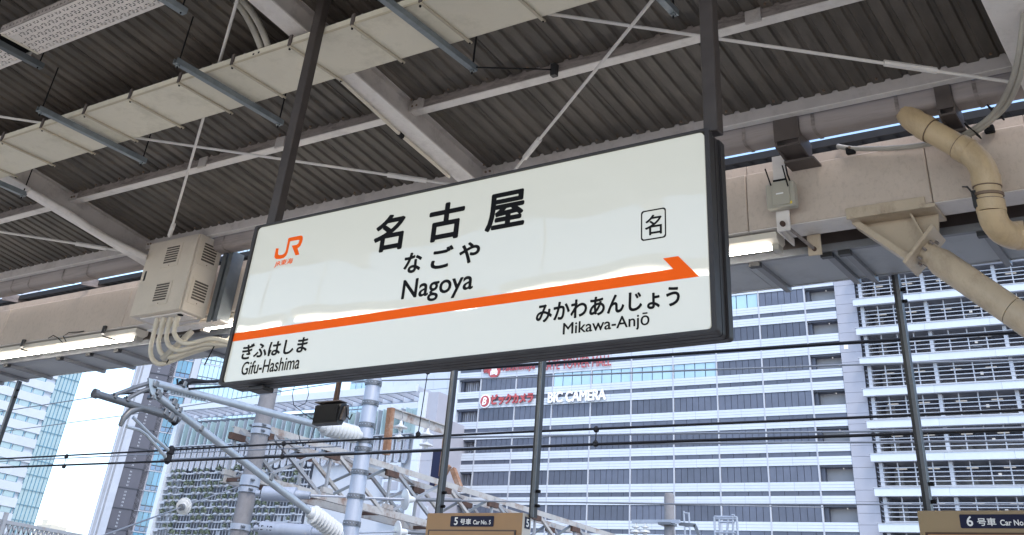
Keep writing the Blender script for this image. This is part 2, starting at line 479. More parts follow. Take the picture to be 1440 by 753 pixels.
# valley gutter
gp = [(5.925, 4.868), (5.925, 4.775), (5.94, 4.755), (5.965, 4.745), (6.075, 4.752), (6.085, 4.765), (6.085, 4.85)]
def gutter(x0, x1):
    mb = MB(); k = len(gp)
    mb.add([(x0, y, z) for y, z in gp] + [(x1, y, z) for y, z in gp], [(i, i+1, k+i+1, k+i) for i in range(k-1)])
    inn = [(y + (.006 if y < 6 else -.006), z+.006) for y, z in gp]
    mb.add([(x0, y, z) for y, z in inn] + [(x1, y, z) for y, z in inn], [(i+1, i, k+i, k+i+1) for i in range(k-1)])
    return mb
joints = [P(1047, 200, 5.93).x, P(1144, 175, 5.93).x, P(1262, 150, 5.93).x, P(1372, 130, 5.93).x, P(90, 385, 5.93).x, P(18, 400, 5.93).x]
joints = sorted(joints + [joints[0]-1.05*k for k in range(1, 9)])
edges = [-40.0] + joints + [20.0]
for a, b in zip(edges, edges[1:]):
    gutter(a+.003, b-.003).build('gutter', 'gutter', cano, smooth=True)
for x in joints:
    k = len(gp); mb = MB()
    pr = [(y-.004 if y < 6 else y+.004, z-.004) for y, z in gp]
    mb.add([(x-.012, y, z) for y, z in pr] + [(x+.012, y, z) for y, z in pr], [(i, i+1, k+i+1, k+i) for i in range(k-1)])
    mb.build('gutter_joint', 'steel_dirty', cano)
# main cream girder in welded lengths
GB, GT, GC, GF, GK = 4.244, 4.725, 4.652, 6.20, 6.417
seams = sorted([P(1048, 245, GF).x, P(1301, 220, GF).x, P(14, 440, GF).x, P(185, 410, GF).x, P(1439, 170, GF).x, -5.2])
ge = [-40.0] + seams + [20.0]
for a, b in zip(ge, ge[1:]):
    a += .0025; b -= .0025
    g = MB().box((a, GF, GB), (b, GK, GC), .006).build('girder', 'cream_beam', cano)
    MB().box((a, GF+.028, GC), (b, GK, GT)).build('top_cap', 'cream_beam', g)
    MB().box((a, GF+.004, GB-.005), (b, GK-.002, GB-.0005)).build('lit_underside', 'cream_under', g)  # underside coloured brighter to stand for light from the open track side
# dark brackets that carry the gutter on the girder
for px, py in ((1110, 200), (1333, 160)):
    p = P(px, py, 5.95); mb = MB(); k = 1.0 if px < 1200 else .55
    mb.prism([(p.x-.085*k, 5.91, 4.66), (p.x-.085*k, 5.91, 4.86), (p.x-.085*k, 6.13, 4.74), (p.x-.085*k, 6.13, 4.62)], (.012, 0, 0))
    mb.prism([(p.x+.075*k, 5.91, 4.66), (p.x+.075*k, 5.91, 4.86), (p.x+.075*k, 6.13, 4.74), (p.x+.075*k, 6.13, 4.62)], (.012, 0, 0))
    mb.box((p.x-.085*k, 5.90, 4.70), (p.x+.087*k, 5.912, 4.86))
    mb.box((p.x-.085*k, 6.05, 4.61), (p.x+.12*k, 6.195, 4.625))
    mb.box((p.x-.085*k, 5.912, 4.66), (p.x+.087*k, 6.13, 4.672))
    mb.build('gutter_bracket', 'taupe', cano)
for px in (37, 148):
    p = P(px, 425 - .18*px, 6.4)
    MB().bar((p.x, 6.12, 4.79), (p.x+.12, 6.6, 4.84), .02, .08).build('gutter_bracket', 'steel_dirty', cano)
# the dark fascia behind the girder and the flat outer soffit
boxpart('fascia', (-40, 6.585, 4.19), (20, 6.60, 4.62), 'taupe', cano)
boxpart('soffit_rail', (-40, 6.545, 4.165), (20, 6.583, 4.215), 'soffit_strut', cano)
sx = [P(1065, 369, 6.6).x, P(1166, 355, 6.6).x, P(1191, 351, 6.6).x, P(1387, 329, 6.6).x]
sx += [sx[0] - 1.02*k for k in range(1, 14)] + [sx[1]+.02 - 2.04*k for k in range(1, 6)]
sx = sorted(sx)
pe = [-40.0] + [-14 + 1.02*k for k in range(17)] + [20.0]
for a, b in zip(pe, pe[1:]):
    boxpart('soffit_panel', (a+.002, 6.60, 4.178), (b-.002, 7.14, 4.19), 'soffit', cano)
boxpart('eave_trim', (-40, 7.141, 4.172), (20, 7.155, 4.36), 'soffit', cano)
for x in sx:
    st = boxpart('soffit_strut', (x-.022, 6.61, 4.143), (x+.022, 7.175, 4.177), 'soffit_strut', cano)
    boxpart('strut_clip', (x-.05, 6.56, 4.135), (x+.03, 6.605, 4.172), 'dark_metal', st)
# wind bracing rods with turnbuckles
rods = [((336, -8), (238, 333), (244, 316), (238.5, 331)), ((185, 193), (632, 259), (545, 246.2), (600, 254.5)), ((925, -9), (722.5, 241), (759, 196), (738, 222)),
        ((765, 18.5), (1420, 115.5), (1243, 88.8), (1317, 99.8)), ((-60, 317), (168, 352.5), (107, 343), (150, 350)), ((-60, 155), (70, 175), None, None)]
for a, b, t0, t1 in rods:
    r = MB().tube(PR(*a, .175), PR(*b, .175), .011, 8).build('brace_rod', 'white_rod', cano, smooth=True)
    if t0: MB().tube(PR(*t0, .175), PR(*t1, .175), .021, 8).build('turnbuckle', 'white_rod', r, smooth=True)

# ------------------------------------------------------------------ station name sign
SX, SZ, SY = -4.387, 2.755, 3.60
sg = bpy.data.objects.new('station_name_sign', None); col.objects.link(sg)
sg.location = (SX, SY, SZ); sg.rotation_euler = (0, rad(-.34), 0)
ORG[sg.name] = Vector((0, 0, 0))           # parts below are built in the sign's own frame
setp(sg, 'large backlit white station name sign hanging in dark frame, orange arrow stripe', 'station sign')
U, V = 2.728, 0.832
mb = MB()
def rrect(x0, x1, z0, z1, r, n=5):
    o = []
    for cx_, cz_, a0 in ((x1-r, z1-r, 0), (x0+r, z1-r, 90), (x0+r, z0+r, 180), (x1-r, z0+r, 270)):
        for i in range(n+1):
            a = rad(a0 + 90*i/n); o.append((cx_ + r*math.cos(a), cz_ + r*math.sin(a)))
    return o
mb.prism([(x, 0, z) for x, z in rrect(0, U, 0, V, .022)], (0, .02, 0))
face = mb.build('face', 'acrylic', sg)
def ring(mb, x0, x1, z0, z1, wdt, y0, y1, r=.03, wz=None):
    """rounded frame band round the face"""
    wz = wz or wdt
    ou = rrect(x0, x1, z0, z1, r); inn = rrect(x0+wdt, x1-wdt, z0+wz, z1-wz, max(r-wdt, .012))
    n = len(ou)
    vs = [(x, y0, z) for x, z in ou] + [(x, y0, z) for x, z in inn] + [(x, y1, z) for x, z in ou] + [(x, y1, z) for x, z in inn]
    fs = []
    for i in range(n):
        j = (i+1) % n
        fs += [(i, n+i, n+j, j), (2*n+i, 2*n+j, 3*n+j, 3*n+i), (i, j, 2*n+j, 2*n+i), (n+i, 3*n+i, 3*n+j, n+j)]
    mb.add(vs, fs)
mb = MB(); ring(mb, -.022, U+.030, -.012, V+.010, .022, -.012, .022, .014, .010); mb.build('front_frame', 'sign_frame', sg, smooth=True)
boxpart('case', (-.010, .022, -.006), (U+.016, .118, V+.004), 'sign_frame_dark', sg)
for y0, y1, e in ((.026, .058, .02), (.064, .096, .02), (.101, .140, .03)):
    mb = MB(); ring(mb, -.016, U+e, -.012, V+.006, .016, y0, y1, .016, .012); mb.build('side_rib', 'sign_frame', sg, smooth=True)
boxpart('back_panel', (0, .118, 0), (U, .138, V), 'sign_frame', sg)
boxpart('bottom_lug', (.16, .03, -.042), (.27, .11, -.021), 'sign_frame', sg, .004)
for x in (.027, U+.012):
    po = MB().box((x-.034, .045, V+.02), (x+.034, .105, V+2.02), .004).build('hanger_post', 'post_brown', sg)
def su(p):                                  # pixel -> sign frame
    a = P(p[0], p[1], SY-.004); u = a.x - SX; return u, a.z - SZ - .0060*u
RT, UPV = (1, 0, 0), (0, 0, 1)
def sbox(name, body, x0, x1, z0, z1, m='ink_black', fat=0.0, fit=None, y=-.0015, **k):
    """letters on the face given by their box in world x / z"""
    u0, u1 = x0 - SX, x1 - SX
    v0 = z0 - SZ - .0060*(u0+u1)/2; v1 = z1 - SZ - .0060*(u0+u1)/2
    return lettering(name, body, m, sg, (u0, y, v0), RT, UPV, u1-u0, v1-v0, fat, .0008, fit, **k)
sbox('kanji_letter', '名', -3.488, -3.292, 3.313, 3.507, fat=.026)
sbox('kanji_letter', '古', -3.138, -2.919, 3.318, 3.512, fat=.026)
sbox('kanji_letter', '屋', -2.788, -2.564, 3.320, 3.507, fat=.026)
sbox('kana_letter', 'な', -3.261, -3.150, 3.181, 3.284, fat=.028)
sbox('kana_letter', 'ご', -3.091, -2.961, 3.181, 3.288, fat=.028)
sbox('kana_letter', 'や', -2.924, -2.803, 3.184, 3.287, fat=.028)
sbox('roman_lettering', 'Nagoya', -3.248, -2.824, 3.030, 3.152, fat=.014)
sbox('roman_lettering', 'Gifu-Hashima', -4.266, -3.851, 2.784, 2.850, fat=.008)
sbox('kana_lettering', 'ぎふはしま', -4.292, -3.821, 2.862, 2.940, fat=.026)
sbox('kana_lettering', 'みかわあんじょう', -2.466, -1.786, 2.872, 2.952, fat=.026)
sbox('roman_lettering', 'Mikawa-Anjō', -2.326, -1.921, 2.797, 2.862, fat=.010)
# framed area mark
u0, u1, v0, v1 = -1.960-SX, -1.843-SX, 3.161-SZ-.0150, 3.292-SZ-.0150
mb = MB(); ring(mb, u0, u1, v0, v1, .0052, -.0022, -.0005, .012); mb.build('area_mark_frame', 'ink_black', sg)
sbox('area_mark_letter', '名', -1.941, -1.862, 3.180, 3.268, fat=.012)
# orange stripe with its half arrow head
zs = lambda x, z: (x - SX, z - SZ - .0060*(x - SX))
st = [(-4.386, 2.9625), (-4.386, 3.0055), (-1.814, 3.0245), (-1.859, 3.0740), (-1.790, 3.0745), (-1.701, 2.9800)]
MB().prism([(a, -.0009, b) for a, b in (zs(*p) for p in st)], (0, .0007, 0)).build('direction_arrow', 'ink_orange', sg)
# operator's mark
lp = [(165,365),(213,365),(203,440),(203,474),(225,484),(262,482),(300,468),(328,435),(345,380),(385,190),(400,180),(600,138),(628,142),(640,165),(640,200),(628,250),(600,315),(575,345),(545,362),(578,475),(510,490),(445,318),(530,302),(560,280),(582,220),(560,215),(415,242),(372,440),(345,495),(300,535),(240,553),(175,555),(145,540),(137,510)]
lq = [su((375 + x*.07966, 320 + y*.07966)) for x, y in lp]
MB().prism([(a, -.0009, b) for a, b in lq], (0, .0007, 0)).build('operator_mark', 'ink_orange', sg)
sbox('operator_lettering', 'JR東海', -4.190, -4.056, 3.334, 3.370, m='ink_orange', fat=.01, slant=.12)

# ------------------------------------------------------------------ cream cable tray under the roof
TZ, TN, TF = 4.92, 3.714, 4.173
tr = thing('cable_tray', 'long cream covered cable tray strapped under the canopy behind left hanger post', 'cable tray', (-4, 3.95, TZ))
straps = [-4.09 - .556*k for k in range(-5, 13)]
straps.sort()
cov = MB().box((0, TN, TZ), (.55, TF, TZ+.008), .002).mesh('cover', 'tray')
for x in straps:
    inst('cover', cov, tr, (x+.003, 0, random.uniform(-.0015, .0015)))
    s = MB().box((x-.011, TN-.012, TZ-.014), (x+.011, TF+.05, TZ-.001), .002).build('strap', 'strap', tr)
    MB().box((x-.013, TN-.02, TZ-.006), (x+.013, TN-.008, TZ+.075)).build('clip', 'taupe', s)
    MB().tube((x-.028, TN+.02, TZ-.012), (x-.028, TN+.02, TZ+.0), .008, 6).build('screw', 'black', s)
    MB().tube((x+.0, TF+.035, TZ-.02), (x, TF+.035, TZ), .007, 6).build('screw', 'black', s)
for x in straps[::2]:
    boxpart('side_lip', (x+.004, TN-.008, TZ-.002), (x+1.108, TN-.002, TZ+.056), 'tray', tr)
    boxpart('side_lip', (x+.004, TF+.002, TZ+.001), (x+1.108, TF+.008, TZ+.056), 'tray', tr)
    boxpart('lip_fold', (x+.004, TN-.012, TZ-.004), (x+1.108, TN-.0085, TZ+.012), 'strap', tr)
for d in (0, .028):
    boxpart('knockout', (P(357+d*260, 74-d*75, TN-.012).x-.012, TN-.0095, TZ+.02), (P(357+d*260, 74-d*75, TN-.012).x+.004, TN-.0085, TZ+.034), 'black', tr)
mb = MB(); p = P(524, 42, 3.9); ring2 = [(p.x + .035*math.cos(a*math.pi/8), 3.86 + .035*math.sin(a*math.pi/8)) for a in range(16)]
mb.path([(x, y, TZ-.0015) for x, y in ring2] + [(ring2[0][0], ring2[0][1], TZ-.0015)], .0012, 4).build('knockout_ring', 'strap', tr)
# galvanised channel hangers of the tray
for x, y0, y1 in ((-7.055, 3.44, 4.46), (-5.466, 3.44, 4.46), (-3.672, 3.44, 4.46), (-2.215, 3.44, 4.46), (-8.75, 3.44, 4.46)):
    z = TZ - .04
    mb = MB()
    mb.box((x-.021, y0, z-.021), (x+.021, y1, z-.017)); mb.box((x-.021, y0, z-.017), (x-.017, y1, z+.02)); mb.box((x+.017, y0, z-.017), (x+.021, y1, z+.02))
    h = mb.build('hanger_channel', 'galv', tr)
    for yy in (y0+.03, y1-.03):
        MB().tube((x, yy, z-.05), (x, yy, roofz(yy)), .006, 6).build('threaded_rod', 'black', h)
        MB().tube((x, yy, z-.034), (x, yy, z-.021), .016, 6).build('nut', 'galv', h)
c0 = Vector((-3.655, 4.44, TZ-.04)); c1 = Vector((P(782, 106, 4.9).x, 4.875, roofz(4.9)-.06))
MB().tube(c0, c1, .005, 6).build('stay_wire', 'black', tr)
MB().box(c1-Vector((.02,.02,.05)), c1+Vector((.02,.02,.04))).build('beam_clamp', 'dark_metal', tr)
# flexible conduits that rise from the tray
for i, (a, b, c) in enumerate((((332, 2), (352, 26), (368, 70)), ((340, 0), (365, 26), (377, 66)))):
    q0, q1, q2 = PR(*a, .09), PR(*b, .11), P(*c, TN+.02)
    pts = [q0*(1-t)**2 + q1*2*t*(1-t) + q2*t*t for t in [k/8 for k in range(9)]]
    MB().path(pts, .022, 10).build('flexible_conduit', 'pipe_grey', tr, smooth=True)

# ------------------------------------------------------------------ perforated tray, top left
def perf_mesh(L, W, cell=.0075):
    nx, ny = int(L/cell), int(W/cell); vs = []; fs = []
    for i in range(nx+1):
        for j in range(ny+1): vs.append((i*cell, j*cell, 0))
    for i in range(nx):
        for j in range(ny):
            a, b = i % 11, j % 8; row = (j // 8) % 2; aa = (i + (5 if row else 0)) % 11
            hole = (aa in (1, 2, 3) and b == 1) or (aa in (6, 7, 8) and b == 5) or (aa == 3 and b in (3, 4, 5)) or (aa == 5 and b in (1, 2, 3)) or (aa == 9 and b in (2, 3, 4))
            edge = i < 2 or j < 3 or i > nx-3 or j > ny-4
            if not hole or edge: fs.append((i*(ny+1)+j, i*(ny+1)+j+1, (i+1)*(ny+1)+j+1, (i+1)*(ny+1)+j))
    return vs, fs
PZV = 4.95
for nm, xa, L, lab in (('perforated_tray', -6.435, 2.6, 'perforated cable tray at the top edge, longer slotted length right of its hanger'), ('perforated_tray', -9.2, 2.66, 'perforated cable tray at the left edge, shorter visible length')):
    t = thing(nm, lab, 'cable tray', (xa, 2.84, PZV), group='perforated trays')
    vs, fs = perf_mesh(L, .31)
    MB().add([(x+xa, 2.685+y, PZV) for x, y, z in vs], fs).build('slotted_plate', 'perf', t, kind='stuff')
    boxpart('lid', (xa, 2.69, PZV+.055), (xa+L, 2.99, PZV+.058), 'black', t)
    vs, fs = perf_mesh(L, .065)
    MB().add([(x+xa, 2.683, PZV+.001+y) for x, y, z in vs], [f[::-1] for f in fs]).build('side_plate', 'steel_dirty', t, kind='stuff')
    boxpart('far_side', (xa, 2.993, PZV+.001), (xa+L, 2.997, PZV+.06), 'perf', t)
    xe = xa+.012 if xa > -7 else xa+L-.03
    boxpart('end_lip', (xe-.014, 2.70, PZV-.006), (xe+.006, 2.99, PZV-.001), 'tray', t)
    xh = xa - .075 if xa > -7 else xa + .6
    h = boxpart('hanger_channel', (xh-.022, 2.6, PZV-.052), (xh+.022, 3.09, PZV-.012), 'galv_dark', t)
    for yy in (2.63, 3.06): MB().tube((xh, yy, PZV-.06), (xh, yy, roofz(yy)), .006, 6).build('threaded_rod', 'black', h)
    if xa > -7:
        xh = P(255, 9, 3.05).x
        h = boxpart('hanger_channel', (xh-.022, 2.6, PZV-.052), (xh+.022, 3.09, PZV-.012), 'galv', t)
        for yy in (2.63, 3.06): MB().tube((xh, yy, PZV-.06), (xh, yy, roofz(yy)), .006, 6).build('threaded_rod', 'black', h)

# ------------------------------------------------------------------ conduit strapped to the first rafter
t = thing('rafter_conduit', 'thin cream conduit running down the side of the middle rafter', 'conduit', PR(560, 190, .2))
MB().path([PR(478, 112, .215), PR(520, 150, .215), PR(560, 187, .215), PR(600, 221, .215), PR(632, 249, .215)], .013, 8).build('pipe', 'conduit', t, smooth=True)
MB().tube(PR(560.5, 188, .215), PR(566, 193, .215), .02, 8).build('clip', 'black', t)
t = thing('haunch_stand_in', 'added cream pipe standing for the tapered flange under the left rafter', 'conduit', PR(120, 320, .2))
MB().path([PR(40, 268, .215), PR(90, 296, .22), PR(140, 330, .235), PR(205, 362, .25)], .03, 10).build('pipe', 'flange_lit', t, smooth=True)  # pipe added in place of the rafter's tapered flange

# ------------------------------------------------------------------ electrical cabinet on the girder
CF, CBK = 5.756, 6.05
cx0, cx1 = -1.4878*CF, -1.361*CF
cz0, cz1 = 1.6 + .4403*CF, 1.6 + .5647*CF
cb = thing('electrical_cabinet', 'beige louvred electrical cabinet fixed to the girder left of the sign', 'cabinet', ((cx0+cx1)/2, CBK, cz0))
MB().box((cx0, CF+.012, cz0), (cx1, CBK, cz1), .006).build('body', 'cabinet', cb)
dr = MB().box((cx0+.004, CF-.008, cz0+.004), (cx1-.014, CF+.010, cz1-.004), .005).build('door', 'cabinet', cb)
wd, ht = cx1-cx0, cz1-cz0
def louvre(parent, o, ex, ez, en, w_, h_, n):
    """vent: raised plate with open slots and sloping blades"""
    o, ex, ez, en = Vector(o), Vector(ex), Vector(ez), Vector(en)
    v = MB().cbox(o + ex*w_/2 + ez*h_/2 + en*.003, ex, ez, en, w_/2, h_/2, .003, .002).build('vent', 'cabinet', parent)
    for i in range(n):
        zc = h_*(.17 + .74*(i+.5)/n)
        c = o + ex*w_/2 + ez*zc
        MB().cbox(c + en*.0065, ex, ez, en, w_*.37, h_*.27/n, .0012).build('slot', 'cabinet_slot', v)
        MB().cbox(c + en*.0095 + ez*h_*.34/n, ex, (ez*.75+en*.66).normalized(), (en*.75-ez*.66).normalized(), w_*.38, h_*.11/n, .0012).build('blade', 'cabinet', v)
    MB().tube(o + ex*w_/2 + ez*h_*.07, o + ex*w_/2 + ez*h_*.07 + en*.008, .006, 6).build('screw', 'bolt', v)
for vz in (.10, .60):
    louvre(dr, (cx0+wd*.37, CF-.008, cz0+ht*vz), (1,0,0), (0,0,1), (0,-1,0), wd*.34, ht*.31, 7)
    louvre(cb, (cx1, CF+.045, cz0+ht*(vz+.01)), (0,1,0), (0,0,1), (1,0,0), .215, ht*.33, 7)
boxpart('latch', (cx0+wd*.075, CF-.012, cz0+ht*.47), (cx0+wd*.105, CF-.007, cz0+ht*.60), 'dark_metal', dr)
boxpart('gland_plate', (cx0+.10, CF+.05, cz0-.012), (cx1-.05, CBK-.05, cz0-.0005), 'cream_under', cb)
MB().tube((cx1-.10, CF+.09, cz0-.018), (cx1-.10, CF+.09, cz0-.012), .028, 14).build('knockout', 'black', cb)
for dx in (.0, .085):
    mb = MB(); xa_ = cx1 + .02 + dx
    mb.box((xa_, 6.055, cz0-.03), (xa_+.055, 6.061, cz1-.09)); mb.box((xa_, 6.061, cz0-.03), (xa_+.006, 6.195, cz1-.09)); mb.box((xa_+.049, 6.061, cz0-.03), (xa_+.055, 6.195, cz1-.09))
    mb.build('mount_channel', 'galv_mid', cb)
boxpart('mount_foot', (cx0-.1, CBK+.01, cz0-.03), (cx1+.2, GF-.004, cz0-.018), 'cream_under', cb)
# conduits that loop out of the cabinet towards the right
cz = cz0
for i in range(4):
    x = cx0 + .30 + i*.082; y = CF + .10 + .01*i
    dp = .38 - .055*i
    xe = [P(352, 432, 6.26).x, P(350, 434, 6.28).x, P(350, 437, 6.30).x, P(350, 440, 6.24).x][i]
    pts = [Vector((x, y, cz-.005)), Vector((x, y, cz-.13)), Vector((x+.005, y+.01, cz-dp*.75)), Vector((x+.05, y+.04, cz-dp)), Vector((x+.13, y+.10, cz-dp-.02)), Vector((x+.30, y+.22, cz-dp*.72-.02))]
    pts += [Vector((x+.55, y+.38, cz-.17-.015*i)), Vector((xe, 6.30, cz-.06-.02*i)), Vector((xe+1.4, 6.32, cz-.05-.02*i))]
    sm_ = []
    for a in range(len(pts)-1):
        p0, p1, p2, p3 = pts[max(a-1,0)], pts[a], pts[a+1], pts[min(a+2, len(pts)-1)]
        for k in range(5):
            t = k/5
            sm_.append(.5*((2*p1) + (p2-p0)*t + (2*p0-5*p1+4*p2-p3)*t*t + (3*p1-p0-3*p2+p3)*t**3))
    sm_.append(pts[-1])
    cp = MB().path(sm_, .021, 10).build('conduit', 'conduit', cb, smooth=True)
    MB().tube((x, y, cz-.10), (x, y, cz-.001), .026, 10).build('gland', 'conduit', cp, smooth=True)
MB().path([(cx1-.28, CF+.15, cz-.38), (cx1-.20, CF+.22, cz-.24), (cx1-.12, CF+.28, cz-.10)], .03, 8).build('conduit', 'pipe_grey', cb, smooth=True)
for x_, y_ in ((cx0+.47, CF+.20), (cx0+.80, CF+.36)):
    MB().tube((x_, y_, cz-.40), (x_+.03, y_+.06, cz-.14), .006, 6).build('cable_tie', 'black', cb)

# ------------------------------------------------------------------ fluorescent fittings under the girder
def fitting(xa, xb, label):
    z1 = GB - .006; t = thing('strip_light', label, 'strip light', ((xa+xb)/2, 6.31, z1), group='strip lights under the girder')
    mb = MB()
    mb.prism([(xa, 6.235, z1-.012), (xa, 6.385, z1-.012), (xa, 6.385, z1-.052), (xa, 6.345, z1-.085), (xa, 6.275, z1-.085), (xa, 6.235, z1-.052)], (xb-xa, 0, 0))
    mb.build('housing', 'lamp_body', t)
    MB().path([(xa+.06, 6.285, z1-.100), (xb-.06, 6.285, z1-.100)], .016, 12).build('lamp_tube', 'tube', t, smooth=True)
    for x in (xa+.025, xb-.025):
        boxpart('lamp_holder', (x-.025, 6.262, z1-.125), (x+.025, 6.345, z1-.083), 'pipe_grey', t, .004)
    for x in (xa+.35, xb-.35):
        boxpart('hanger_clip', (x-.02, 6.30, z1-.013), (x+.02, 6.34, z1+.006), 'steel_dirty', t)
fitting(-11.7, -9.10, 'lit strip light at the left edge under the girder')
fitting(P(287, 460, 6.30).x, P(287, 460, 6.30).x+2.5, 'lit strip light between the cabinet and the sign, mostly hidden behind it')
fitting(-2.38-2.5, -2.38, 'lit strip light whose end shows right of the hanging sign')
fitting(-14.4, -11.9, 'strip light beyond the left edge of the girder row')
for xx in (2.4, 5.1): fitting(xx, xx+2.5, 'strip light under the girder right of the picture')
# the row along the near side of the platform, mirrored in the sign's gloss
NEAR = [-16.6 + 2.75*k for k in range(9)]
for i, xa in enumerate(NEAR):
    t = thing('strip_light', 'strip light in the row behind the viewer, mirrored in the glossy sign face', 'strip light', (xa+1.25, -.4, 4.62), group='strip lights on the near side')
    boxpart('housing', (xa, -.48, 4.60), (xa+2.55, -.32, 4.68), 'lamp_body', t)
    MB().path([(xa+.05, -.4, 4.575), (xa+2.5, -.4, 4.575)], .016, 12).build('lamp_tube', 'tube', t, smooth=True)
    for x in (xa+.4, xa+2.1): MB().tube((x, -.4, 4.68), (x, -.4, roofz(-.4)), .01, 6).build('hanger_rod', 'galv', t)
# cable clips and loose wires on the girder's lower edge, left
t = thing('loose_wires', 'thin dark wires dangling along the lower edge of the left girder', 'wire', P(90, 475, 6.19))
MB().path([P(68, 476, 6.19), P(75, 472, 6.17), P(82, 476, 6.18), P(88, 482, 6.22)], .005, 6).build('wire', 'black', t)
MB().path([P(93, 481, 6.2), P(89, 473, 6.17), P(97, 468, 6.17), P(112, 467, 6.19), P(118, 466, 6.19)], .005, 6).build('wire', 'black', t)
for px, py in ((33, 482), (147, 463)):
    a = P(px, py, 6.185)
    MB().box((a.x-.02, 6.17, a.z-.05), (a.x+.02, 6.196, a.z+.03)).build('wire_clip', 'dark_metal', t)
    MB().tube((a.x, 6.185, a.z-.07), (a.x+.16, 6.3, a.z-.11), .008, 6).build('clip_rod', 'dark_metal', t)

# ------------------------------------------------------------------ wireless access box on the girder
a, b = P(1092, 219, 6.13), P(1110, 322, 6.13)
rt = thing('access_point', 'small beige wireless box with two black aerials on a flat bar', 'access point', (a.x+.05, 6.15, b.z))
xb = P(1101, 300, 6.15).x
boxpart('mount_bar', (xb-.045, 6.14, P(1101, 325, 6.14).z), (xb+.045, 6.15, P(1098, 219, 6.14).z), 'cream_under', rt)
boxpart('bar_stay', (xb-.045, 6.15, P(1101, 325, 6.14).z), (xb-.035, 6.42, P(1101, 325, 6.14).z+.05), 'cream_under', rt)
boxpart('back_plate', (xb+.06, 6.40, GB-.15), (xb+.15, 6.412, GB-.01), 'cream_brace', rt)
MB().tube((xb, 6.12, P(1101, 322, 6.14).z+.03), (xb, 6.15, P(1101, 322, 6.14).z+.03), .018, 8).build('bolt', 'rust', rt)
MB().tube((xb+.03, 6.16, P(1101, 325, 6.14).z+.02), (xb+.105, 6.40, GB-.11), .011, 8).build('tie_rod', 'steel_dirty', rt)
MB().tube((xb+.105, 6.385, GB-.11), (xb+.105, 6.40, GB-.11), .015, 8).build('bolt', 'rust', rt)
x0, x1, z0, z1 = P(1077, 280, 6.07).x, P(1117, 275, 6.07).x, P(1097, 291, 6.07).z, P(1097, 256, 6.07).z
MB().box((x0, 6.075, z0), (x1, 6.138, z1), .006).build('case', 'router', rt)
boxpart('cover', (x0+.045, 6.064, z0+.012), (x0+.165, 6.078, z1+.004), 'router', rt, .003)
boxpart('sticker', (x1-.085, 6.072, z0+.012), (x1-.02, 6.0745, z0+.03), 'yellow', rt)
boxpart('marking', (x0+.075, 6.0625, z0+.085), (x0+.125, 6.0638, z0+.094), 'white_print', rt)
MB().tube(P(1084, 261, 6.05), P(1076, 238, 6.05), .005, 6).build('aerial', 'black', rt)
MB().tube(P(1108, 262, 6.04), P(1100, 233, 6.04), .005, 6).build('aerial', 'black', rt)
boxpart('clamp', (xb-.03, 6.09, z1+.005), (xb+.06, 6.138, z1+.03), 'black', rt)
MB().path([P(1112, 258, 6.1), P(1107, 245, 6.1), P(1104, 228, 6.12)], .006, 6).build('lead', 'black', rt)

# ------------------------------------------------------------------ rain pipe from the gutter
rp = thing('rain_pipe', 'thick cream rain pipe bending down from the gutter across the girder', 'pipe', P(1400, 300, 6.0))
R_ = .075
def bez(pts, n=6):
    out = []
    for k in range(n+1):
        t = k/n; q = [Vector(p) for p in pts]
        while len(q) > 1: q = [q[i]*(1-t) + q[i+1]*t for i in range(len(q)-1)]
        out.append(q[0])
    return out
A0, A1, A2 = Vector((P(1277,165,6.0).x, 6.02, 4.80)), P(1276, 166, 5.98), P(1298, 178, 5.98)
B1, B2, B3 = P(1360, 213, 5.99), P(1382, 227, 5.99), P(1386, 250, 6.0)
C1, C2, C3 = P(1394, 296, 6.02), P(1399, 329, 6.05), P(1428, 332, 6.2)
MB().path(bez([A0, A1, A2]), R_*1.05, 18).build('elbow', 'pipe_cream', rp, smooth=True)
MB().path([A2, B1], R_, 18).build('pipe_length', 'pipe_cream', rp, smooth=True)
MB().path(bez([B1, B2, B3]), R_*1.05, 18).build('elbow', 'pipe_cream', rp, smooth=True)
MB().path([B3, C1], R_, 18).build('pipe_length', 'pipe_cream', rp, smooth=True)
MB().path(bez([C1, C2, C3], 8), R_*1.06, 18).build('elbow', 'pipe_cream', rp, smooth=True)
MB().path([C3, C3 + Vector((.9, .12, -.01))], R_*1.0, 18).build('pipe_length', 'pipe_cream', rp, smooth=True)
for p, d in ((A2, B1-A2), (B1, A2-B1), (B3, C1-B3), (C1, B3-C1), (C3, Vector((1,.13,0)))):
    d = d.normalized()
    MB().tube(p - d*.01, p + d*.055, R_*1.10, 18).build('collar', 'pipe_cream', rp, smooth=True)
    MB().tube(p + d*.056, p + d*.060, R_*1.085, 18).build('joint_seal', 'bolt', rp)
pm = P(1390.5, 275, 6.01); dm = (C1-B3).normalized()
MB().tube(pm-dm*.008, pm+dm*.008, R_*1.12, 18).build('band', 'bolt', rp)
MB().path([P(1374, 280, 5.95), P(1366, 270, 5.95), P(1360, 263, 6.0), P(1354, 263, 6.19)], .006, 6).build('band_wire', 'dark_metal', rp)
MB().box(P(1372, 281, 5.98)-Vector((.015,.02,.05)), P(1372, 281, 5.98)+Vector((.012,.02,.05))).build('band_clamp', 'dark_metal', rp)

